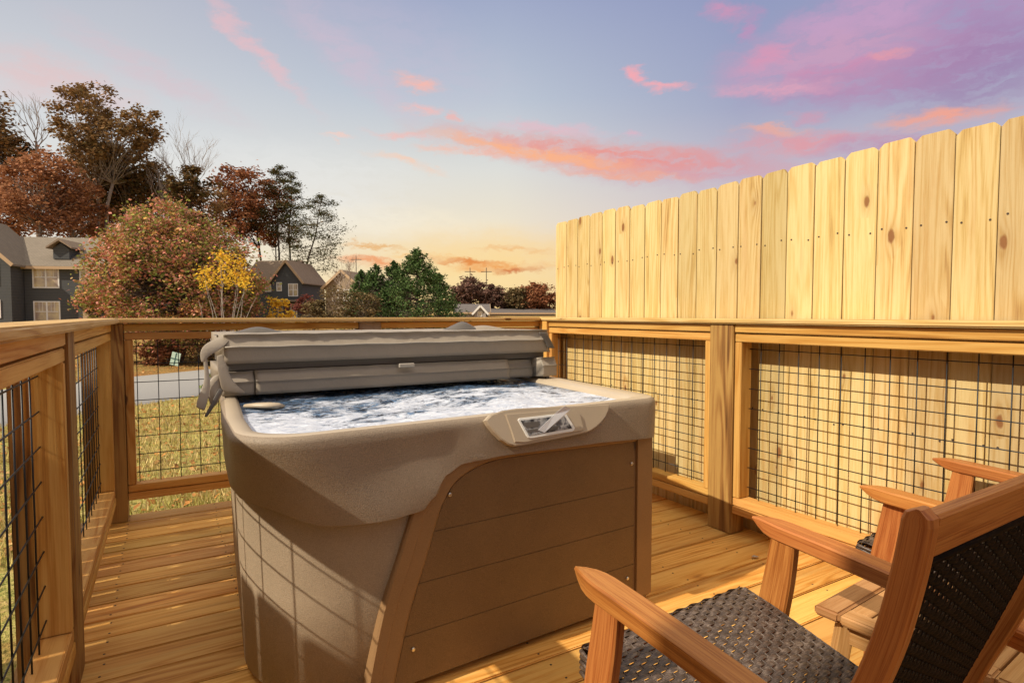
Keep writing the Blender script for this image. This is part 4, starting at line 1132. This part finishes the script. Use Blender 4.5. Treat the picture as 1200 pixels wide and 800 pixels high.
h = House('gabled_house', 335, 74, R(-6), 'dark grey gabled house with brown roof beyond the pink autumn tree')
px = 74 / FPX
def hx(x): return (x - 335) * px
h.wallg(hx(326), hx(362), -1.5, 5, h.H(330), h.H(308), M['side_dark'], 'y')
h.roofg(hx(326), hx(362), -1.5, 5, h.H(330), h.H(308), M['roof2'], 'y', trim=M['trimtan'])
h.wallg(hx(285), hx(326), 0, 7, h.H(330), h.H(304), M['side_dark'])
h.roofg(hx(285), hx(338), 0, 7, h.H(330), h.H(304), M['roof2'])
for (a, b, c, d, mu, yy) in ((332.5, 337, 341, 332.5, 0, -1.5), (346.5, 356.5, 347, 334, 1, -1.5), (311.5, 317, 341, 332, 0, 0), (349, 355, 371, 357, 1, -1.5)): h.win(hx(a), hx(b), h.H(c), h.H(d), yy, mu)
h.box('door', (hx(341), -1.6, 0), (hx(346), -1.5, h.H(356)), M['porchred'])
h.box('porch_roof', (hx(337), -3.0, h.H(354)), (hx(361), -1.55, h.H(352)), M['roof'])
h.box('porch_post', (hx(339), -2.9, 0), (hx(340), -2.75, h.H(354.2)), M['trimtan'])

h = House('tan_house', 402, 66, R(-8), 'tan gabled house half hidden by leafless shrubs right of the pines')
px = 66 / FPX
def hx(x): return (x - 402) * px
h.wallg(hx(381), hx(422), 0, 8, h.H(336), h.H(318), M['side_tan'], 'y')
h.roofg(hx(381), hx(422), 0, 8, h.H(336), h.H(318), M['roof2'], 'y', trim=M['trimtan'])
h.wallg(hx(423.5), hx(455), 2, 9, h.H(340), h.H(324), M['side_tan']); h.roofg(hx(426), hx(455), 2, 9, h.H(340), h.H(324), M['roof'])
for (a, b, c, d) in ((390, 396, 352, 340), (404, 410, 352, 340)): h.win(hx(a), hx(b), h.H(c), h.H(d), 0, 0)

for (x, d, y1, y2, wl_, wr_, mm, lab) in ((552, 85, 366, 357, 534, 572, 'roof3', 'low grey roofed house behind the middle of the back railing'), (606, 95, 367, 362.5, 574, 650, 'roof3', 'long low pale roofed house just left of the picket fence end')):
    h = House('low_house', x, d, R(4), lab, grp='distant low houses'); px = d / FPX
    def hx(q): return (q - x) * px
    h.wallg(hx(wl_), hx(wr_), 0, 7, h.H(y1), h.H(y2), M['side_white']); h.roofg(hx(wl_), hx(wr_), 0, 7, h.H(y1), h.H(y2), M[mm], trim=M['trimtan'])
    if x < 600:
        h.wallg(hx(556), hx(569), -2, 2, h.H(366), h.H(359), M['side_white'], 'y'); h.roofg(hx(556), hx(569), -2, 2, h.H(366), h.H(359), M['roof3'], 'y', trim=M['white'])
        h.win(hx(560), hx(564), h.H(370), h.H(365.5), -2, 0)

# ------------------------------------------------------------------ trees
def leaves(bm, pts, size, flat=.0, asp=.62):
    for p in pts:
        s = size * random.uniform(.6, 1.35)
        q = Matrix.Rotation(random.uniform(0, 6.283), 3, 'Z') @ Matrix.Rotation(random.uniform(-1.4, 1.4) * (1 - flat), 3, 'X') @ Matrix.Rotation(random.uniform(-1, 1) * (1 - flat), 3, 'Y')
        bm.faces.new([bm.verts.new(p + q @ Vector(c) * s) for c in ((-.5, 0, 0), (-.05, -asp / 2, .05), (.5, 0, 0), (.05, asp / 2, .05))])
def limb(bm, a, b, r0, r1, n=5, wig=.08, sides=5):
    a, b = Vector(a), Vector(b); l = (b - a).length; pts = []
    ph = Vector((random.uniform(-1, 1), random.uniform(-1, 1), random.uniform(-.6, .8))) * wig * l
    for i in range(n + 1):
        s = i / n; j = Vector((random.uniform(-1, 1), random.uniform(-1, 1), random.uniform(-1, 1))) * wig * .18 * l if 0 < i < n else Vector()
        pts.append(a.lerp(b, s) + ph * math.sin(s * math.pi) + j)
    tube(bm, pts, [r0 + (r1 - r0) * (i / n) for i in range(n + 1)], sides, caps=False); return pts
def twigs(bm, base, dirn, L, r, depth):
    d = dirn.normalized(); e = base + d * L; pts = limb(bm, base, e, r, r * .55, 4, .10, 4)
    if depth == 0: return
    for k in range(random.choice((2, 3, 3))):
        nd = (d + Vector((random.uniform(-1, 1), random.uniform(-1, 1), random.uniform(-.25, .8))) * .62).normalized()
        twigs(bm, pts[random.choice((2, 3, 4, 4))], nd, L * random.uniform(.55, .8), r * .55, depth - 1)
def tree(name, x, d, ytop, yc0, xl, xr, lm, label, n=2500, size=.35, clumps=40, cl=.16, tr=.16, bark='bark', grp=None, ybase=None, stems=1, cat='tree', shell=.45, lean=0, gap=0.0, trunk_x=None, flat=.25, squash=.6, depthk=1.0, twig=0, taper=0):
    """crown fills photo box xl..xr, ytop..yc0 at depth d"""
    k = d / FPX; base = at(trunk_x if trunk_x is not None else x, 368, d); base.z = gh(base.x, base.y) - .05
    root = thing(name, base, label, cat, grp)
    zt = CAMH + (368.5 - ytop) * k; zb = CAMH + (368.5 - yc0) * k
    cx = at((xl + xr) / 2, 368, d); cz = (zt + zb) / 2; rx = (xr - xl) / 2 * k; rz = (zt - zb) / 2
    C = Vector((cx.x, cx.y, cz))
    cs = []; tries = 0
    while len(cs) < clumps and tries < 9000:
        tries += 1
        v = Vector((random.uniform(-1, 1), random.uniform(-1, 1), random.uniform(-1, 1)))
        if not (shell < v.length < 1): continue
        if gap and noise.noise(v * 1.7 + Vector((x, d, 0))) < gap - .5: continue
        v *= (1 - cl * .7)
        v.x *= 1 - taper * max(0, v.z + .1)
        cs.append(C + RT * (v.x * rx) + FW * (v.y * rx * depthk) + Vector((0, 0, v.z * rz)))
    # trunk and limbs
    bm = newbm(); bmL = newbm()
    for s in range(stems):
        off = RT * ((s - (stems - 1) / 2) * tr * 2.5)
        top = C + Vector((0, 0, rz * .35)) + RT * ((s - (stems - 1) / 2) * rx * .5 + lean)
        tp_ = limb(bm, base + off, top, tr, tr * .35, 9, .035, 8)
        for i, c in enumerate(cs):
            if i % stems != s: continue
            j = 4 + int(min(5, max(0, (c.z - base.z) / max(.1, (zt - base.z)) * 5)))
            j = min(j, 9); j = max(3, j - 1)
            limb(bm, tp_[j], c, tr * .28, tr * .05, 5, .10, 4)
            if twig:
                for q in range(twig): twigs(bm, c, (c - C) + Vector((0, 0, rz * .4)), rx * .18, tr * .06, 1)
    link('trunk', bm, M[bark], root, smooth=True)
    per = n // max(1, len(cs)); R_ = cl * max(rx, rz) * 1.25
    pts = []
    for c in cs:
        rr_ = R_ * random.uniform(.7, 1.3)
        for _ in range(int(per * random.uniform(.6, 1.4))):
            v = Vector((random.gauss(0, .5), random.gauss(0, .5), random.gauss(0, .5 * squash))) * rr_
            pts.append(c + v)
    leaves(bmL, pts, size, flat)
    link('crown', bmL, M[lm], root)
    return root
def bare(name, x, d, ytop, ybase, spread, label, bark='palebark', n=7, tr=.12, grp=None, depth=3, cat='tree'):
    k = d / FPX; base = at(x, 368, d); base.z = gh(base.x, base.y) - .05; root = thing(name, base, label, cat, grp)
    zt = CAMH + (368.5 - ytop) * k; zf = CAMH + (368.5 - ybase) * k
    bm = newbm(); fork = Vector((base.x, base.y, zf)); limb(bm, base, fork, tr, tr * .7, 6, .02, 7)
    b2 = newbm()
    for i in range(n):
        a = (i / max(1, n - 1) - .5) * 2; q = fork + RT * a * spread * k * .55 + FW * random.uniform(-1, 1) * spread * k * .3
        h_ = (zt - zf) * (1 - .25 * abs(a)) * random.uniform(.8, 1)
        d_ = (q - fork) + Vector((0, 0, h_)); twigs(b2, fork - Vector((0, 0, random.uniform(0, .2) * h_)), d_, h_ * .5, tr * .5, depth)
    link('trunk', bm, M[bark], root, smooth=True); link('branches', b2, M[bark], root, smooth=True); return root
WD = 'woodland trees behind the houses'
tree('oak_tree', 130, 62, 97, 225, 74, 194, 'lf_olive', 'tallest spreading oak with olive brown leaves and pale forked trunks behind the townhouse', 13000, .36, 150, .13, .26, 'palebark', WD, stems=2, shell=.2, gap=.40, trunk_x=112)
tree('oak_tree', 152, 66, 175, 262, 100, 208, 'lf_dark', 'dark brown oak filling the wood right below the tallest crown', 8500, .38, 100, .2, .2, 'palebark', WD, shell=.15, gap=.38)
tree('beech_tree', 52, 56, 172, 285, 8, 104, 'lf_rust', 'dense rust coloured tree right above the townhouse roof', 7500, .36, 90, .2, .22, 'palebark', WD, shell=.1, gap=.3)
tree('beech_tree', 8, 58, 195, 300, -45, 40, 'lf_rust', 'rust brown tree cut by the left edge of the picture', 4500, .38, 60, .2, .22, 'bark', WD, shell=.1, gap=.3)
tree('beech_tree', 88, 60, 205, 285, 62, 130, 'lf_rust', 'small copper tree under the pale trunks of the tall oak', 3200, .36, 45, .22, .16, 'palebark', WD, shell=.1, gap=.3)
tree('oak_tree', -8, 64, 108, 225, -60, 34, 'lf_olive', 'tall olive brown oak reaching in at the upper left edge', 4200, .42, 60, .18, .22, 'bark', WD, shell=.2, gap=.42)
tree('oak_tree', 28, 68, 165, 250, -10, 75, 'lf_dark', 'dark oak standing behind the rust coloured trees', 3000, .45, 45, .2, .2, 'bark', WD, shell=.15, gap=.4)
tree('oak_tree', 178, 70, 205, 285, 140, 226, 'lf_rust', 'brown oak low in the wood between the tallest oak and the bare trees', 5200, .36, 70, .2, .18, 'palebark', WD, shell=.1, gap=.34)
tree('oak_tree', 120, 72, 190, 290, 70, 170, 'lf_redbrown', 'deep brown oak at the back, filling in under the tallest crown', 6500, .38, 80, .2, .18, 'palebark', WD, shell=.1, gap=.3)
tree('oak_tree', 236, 72, 215, 290, 205, 272, 'lf_olive', 'olive oak at the back behind the top of the round tree', 3200, .38, 45, .2, .18, 'darkbark', WD, shell=.1, gap=.34)
tree('oak_tree', 325, 90, 225, 300, 296, 352, 'lf_redbrown', 'reddish oak low behind the tall bare-trunked pine', 2600, .38, 36, .2, .15, 'darkbark', WD, shell=.1, gap=.4)
bare('bare_tree', 50, 66, 112, 175, 40, 'leafless grey tree poking up between the two tallest oaks', 'palebark', 5, .14, WD)
bare('bare_tree', 222, 64, 158, 235, 66, 'pale leafless tree fanning out right of the tallest oak', 'palebark', 8, .12, WD, 4)
bare('bare_tree', 190, 62, 178, 250, 34, 'slim leafless tree at the right flank of the tallest oak', 'palebark', 5, .1, WD)
tree('oak_tree', 226, 60, 196, 245, 200, 254, 'lf_dark', 'small dark crowned oak behind the top of the round pink tree', 2200, .38, 34, .2, .14, 'darkbark', WD, shell=.2, gap=.4)
tree('oak_tree', 290, 84, 188, 288, 250, 334, 'lf_redbrown', 'red brown oak rising above the charcoal gabled house', 9000, .42, 78, .18, .2, 'darkbark', WD, shell=.2, gap=.38, trunk_x=310)
tree('oak_tree', 262, 84, 225, 300, 236, 290, 'lf_redbrown', 'lower reddish oak behind the shoulder of the round pink tree', 2200, .36, 34, .2, .14, 'darkbark', WD, shell=.2, gap=.38)
# tall pines: whorled, clumpy branches
def pine(x, d, ytop, ybot, halfpx, label, lean=0, seed=0, lm='lf_pine', per=230):
    random.seed(seed); k = d / FPX; base = at(x, 368, d); base.z = gh(base.x, base.y) - .05; root = thing('pine_tree', base, label, 'tree', WD)
    zt = CAMH + (368.5 - ytop) * k; zb = CAMH + (368.5 - ybot) * k; bm = newbm(); bl = newbm(); n = 16
    tr_ = [base + (RT * lean * k * ((i / n) ** 1.2)) + RT * .15 * math.sin(i * .8 + seed) + Vector((0, 0, (zt - base.z) * i / n)) for i in range(n + 1)]
    tube(bm, tr_, [.20 - .16 * i / n for i in range(n + 1)], 7, caps=False)
    pts = []
    nb = 24
    for i in range(nb):
        s = i / (nb - 1); z = zb + (zt - zb) * s; f_ = (z - base.z) / (zt - base.z) * n; j = min(n - 1, int(f_)); o = tr_[j].lerp(tr_[j + 1], f_ - j)
        a = i * 2.4 + random.uniform(-.4, .4); L = halfpx * k * (1.05 - .75 * s ** 1.6) * random.uniform(.6, 1.1) * (1 if s > .12 else .7)
        e = o + (RT * math.cos(a) + FW * math.sin(a)) * L + Vector((0, 0, random.uniform(-.1, .35) * L))
        q = limb(bm, o, e, .05, .015, 4, .08, 4)
        for m_ in range(3):
            c = q[2 + m_ % 3] + Vector((random.uniform(-.3, .3), random.uniform(-.3, .3), .1)); rr_ = .34 * L * random.uniform(.7, 1.2) + .26
            pts += [c + Vector((random.gauss(0, .55), random.gauss(0, .55), random.gauss(0, .28))) * rr_ for _ in range(per // 3)]
    leaves(bl, pts, .32, .3, .4); link('trunk', bm, M['darkbark'], root, smooth=True); link('crown', bl, M[lm], root)
pine(326, 84, 200, 278, 32, 'tall pine with bare lower trunk between the red oak and the leaning pine', 4, 3)
pine(350, 82, 236, 322, 44, 'leaning dark pine at the right end of the wood', 30, 5, per=260)
pine(338, 88, 212, 290, 22, 'thin pine just right of the tall bare-trunked pine', 6, 9, per=170)
random.seed(21)
# round multi-coloured tree
tree('maple_tree', 198, 22.5, 231, 426, 104, 304, 'lf_multi', 'big round tree with dense pink, green and orange leaves beyond the road', 46000, .12, 460, .10, .13, 'bark', None, shell=.55, flat=.1, squash=.85, stems=3, taper=.60)
tree('shrub', 268, 23.5, 262, 400, 222, 314, 'lf_multi', 'lower reddish bush leaning on the right side of the round tree', 9000, .13, 110, .14, .08, 'bark', None, shell=.4, flat=.1, cat='shrub', squash=.85)
for (x, d, yt, xl, xr, m_, lab) in ((186, 21.5, 398, 160, 212, 'lf_redbrown', 'low dark red bush under the left part of the round tree'), (245, 21.5, 388, 212, 286, 'lf_dark', 'low dark brown bush under the right part of the round tree'), (135, 22, 402, 108, 160, 'lf_redbrown', 'low dark bush at the far left under the round tree')):
    tree('shrub', x, d, yt, 432, xl, xr, m_, lab, 2600, .10, 46, .2, .03, 'bark', None, shell=.1, flat=.1, cat='shrub')
# cedars
def cedar(x, d, ytop, half, label, n=5200, seed=1):
    random.seed(seed); k = d / FPX; base = at(x, 368, d); base.z = gh(base.x, base.y) - .05; root = thing('cedar_tree', base, label, 'tree', 'evergreen trees')
    zt = CAMH + (368.5 - ytop) * k; H_ = zt - base.z; bm = newbm(); tube(bm, [base, base + Vector((0, 0, H_ * .96))], [.16, .02], 7, caps=False)
    pts = []
    for i in range(260):
        s = random.random() ** .8; z = base.z + .3 + (H_ - .35) * s; r0 = half * 1.3 * k * (1 - s) ** .72 * random.uniform(.78, 1.12); a = random.uniform(0, 6.283)
        c = Vector((base.x, base.y, z)) + (RT * math.cos(a) + FW * math.sin(a)) * r0 * random.uniform(.72, 1.02)
        limb(bm, Vector((base.x, base.y, z - .15)), c, .03, .008, 3, .05, 3)
        rr_ = .24 * half * k * (1 - s * .65)
        dr = (c - Vector((base.x, base.y, z - .5))).normalized(); pts += [c + (dr * random.uniform(-1.2, 1.1) + Vector((random.gauss(0, .25), random.gauss(0, .25), random.gauss(0, .3)))) * rr_ for _ in range(n // 180)]
    bl = newbm(); leaves(bl, pts, .17, 0, .45); link('trunk', bm, M['bark'], root, smooth=True); link('crown', bl, M['lf_cedar'], root)
cedar(489, 40, 295, 46, 'largest dark green cedar, middle of the evergreen group', 9000, 1)
cedar(462, 42, 308, 32, 'narrow cedar just left of the largest evergreen', 4200, 2)
cedar(441, 41, 311, 28, 'pointed cedar third from the right in the evergreen group', 3800, 3)
cedar(424, 43, 318, 24, 'slim cedar at the left end of the evergreen group', 3200, 4)
cedar(514, 44, 322, 26, 'short cedar at the right flank of the largest evergreen', 3200, 6)
random.seed(33)
# dry shrubs before the tan house
for (x, xl, xr, yt, lab) in ((392, 372, 412, 330, 'dry tan thicket before the tan house, its left half'), (425, 404, 446, 334, 'olive brown thicket right against the slim cedar'), (368, 352, 384, 345, 'low dry bush by the charcoal gabled house')):
    tree('shrub', x, 38, yt, 392, xl, xr, 'lf_tan', lab, 2600, .14, 50, .2, .05, 'palebark', 'dry shrubs', shell=.2, gap=.3, cat='shrub')
bare('bare_tree', 405, 52, 292, 345, 30, 'wispy tan tree between the leaning pine and the cedars', 'palebark', 6, .07, None, 4)
tree('shrub', 354, 60, 344, 372, 340, 372, 'lf_red', 'dark red bush beside the porch of the gabled house', 1600, .22, 26, .24, .06, 'bark', None, shell=.1, cat='shrub')
tree('shrub', 152, 45, 352, 380, 100, 120, 'lf_dark', 'dark clipped bush by the townhouse door', 900, .2, 20, .3, .05, 'bark', None, shell=.1, cat='shrub')
# hazy brown trees in the distance
for i, (x, xl, xr, yt, m_, lab) in enumerate(((545, 526, 572, 322, 'lf_haze', 'faded brown tree right beside the evergreens'), (578, 560, 600, 330, 'lf_haze', 'small faded brown tree under the left utility pole'), (600, 585, 622, 334, 'lf_tan', 'low tan tree between the distant poles and the dark trees'), (630, 605, 652, 327, 'lf_redbrown', 'dark red brown tree touching the end of the picket fence'), (655, 640, 700, 332, 'lf_redbrown', 'dark tree mostly hidden behind the picket fence end'))):
    tree('distant_tree', x, 100, yt, 372, xl, xr, m_, lab, 6500, .45, 80, .2, .12, 'bark', 'distant trees', shell=.1, gap=.25)
for x, lab in ((551, 'left one of two distant utility poles with crossarm'), (570, 'right one of two distant utility poles with crossarm'), (418, 'utility pole rising behind the tan house')):
    d = 120; b = at(x, 368, d); b.z = gh(b.x, b.y); p = thing('utility_pole', b, lab, 'pole', 'utility poles')
    zt = CAMH + (368.5 - (314 if x > 500 else 300)) / FPX * d
    bm = newbm(); tube(bm, [b, (b.x, b.y, zt)], [.10, .07], 6); link('pole', bm, M['darkbark'], p)
    bm = newbm(); beam(bm, Vector((b.x, b.y, zt - .8)) - RT * 1.1, Vector((b.x, b.y, zt - .8)) + RT * 1.1, .1, .12); link('crossarm', bm, M['darkbark'], p)
# yellow sapling with many pale stems
def sapling(x, d, ytop, half, n, label, name='sapling', stems=11, leafm='lf_yellow', ylow=330, sz=.10):
    k = d / FPX; base = at(x, 368, d); base.z = gh(base.x, base.y) - .02; root = thing(name, base, label, 'tree' if name == 'sapling' else 'shrub')
    zt = CAMH + (368.5 - ytop) * k; bm = newbm(); bl = newbm(); pts = []
    for i in range(stems):
        a = (i / (stems - 1) - .5) * 2; e = Vector((base.x, base.y, 0)) + RT * a * half * k + FW * random.uniform(-.5, .5) * half * k
        e.z = base.z + (zt - base.z) * (1 - .42 * abs(a) ** 1.3) * random.uniform(.86, 1)
        q = limb(bm, base + RT * a * .08, e, .022, .006, 7, .05, 5)
        for j in (4, 5, 6):
            e2 = q[j] + Vector((random.uniform(-.4, .4), random.uniform(-.4, .4), random.uniform(.1, .5))) * half * k * .6; limb(bm, q[j], e2, .008, .003, 3, .08, 3)
            if e2.z > CAMH + (368.5 - ylow) * k: pts += [e2 + Vector((random.gauss(0, 1), random.gauss(0, 1), random.gauss(0, 1))) * half * k * .13 for _ in range(n // (stems * 3))]
        if e.z > CAMH + (368.5 - ylow) * k: pts += [e + Vector((random.gauss(0, 1), random.gauss(0, 1), random.gauss(0, 1))) * half * k * .13 for _ in range(n // stems)]
    leaves(bl, pts, sz, .1); link('trunk', bm, M['palebark'], root, smooth=True); link('crown', bl, M[leafm], root)
sapling(266, 19.5, 286, 36, 900, 'thin multi-stemmed sapling with bright yellow top leaves before the round tree', ylow=334)
sapling(328, 24, 345, 18, 420, 'small bright yellow bush low before the gabled house', 'yellow_shrub', 7, ylow=380, sz=.13)
sapling(250, 12.2, 436, 12, 160, 'small green weed growing at the near edge of the road', 'weed', 6, 'lf_green', 500, .06)
# yard sign by the road
p = at(203, 432, 19.8); p.z = gh(p.x, p.y)
sg = thing('yard_sign', p, 'small pale green yard sign leaning beside the road', 'sign', rz=-YAW)
bm = newbm(); board(bm, (-.15, -.01, .12), (.15, .01, .56), 0, .004); bm.transform(Matrix.Rotation(R(14), 4, 'Y')); sgb = link('sign_panel', bm, simple('pale_green_sign', lambda t, P: t.out(t.bsdf((.42, .55, .45), .5))), sg, local=True)
bm = newbm(); board(bm, (-.02, -.014, .13), (.02, -.011, .55), 2, 0); board(bm, (-.14, -.0135, .32), (-.021, -.0112, .36), 0, 0); board(bm, (.021, -.0135, .32), (.14, -.0112, .36), 0, 0)
bm.transform(Matrix.Rotation(R(14), 4, 'Y')); o = link('sign_stripe', bm, simple('dark_green_stripe', lambda t, P: t.out(t.bsdf((.04, .10, .09), .5))), sg, local=True); o.parent = sgb
bm = newbm()
for sx in (-.1,): tube(bm, [(sx, .012, -.05), (sx + .1, .012, .31)], .008, 6)
link('stake', bm, M['black'], sg, local=True)
# leaf scrap on the deck
bm = newbm(); q = on_plane(885, 653, Vector((0, 0, .003)), Vector((0, 0, 1))); leaves(bm, [Vector((q.x, q.y, .008))], .06, .9); o = link('fallen_leaf', bm, M['vinyl_light']); tag(o, 'pale scrap of leaf lying on the deck near the right post', 'leaf')
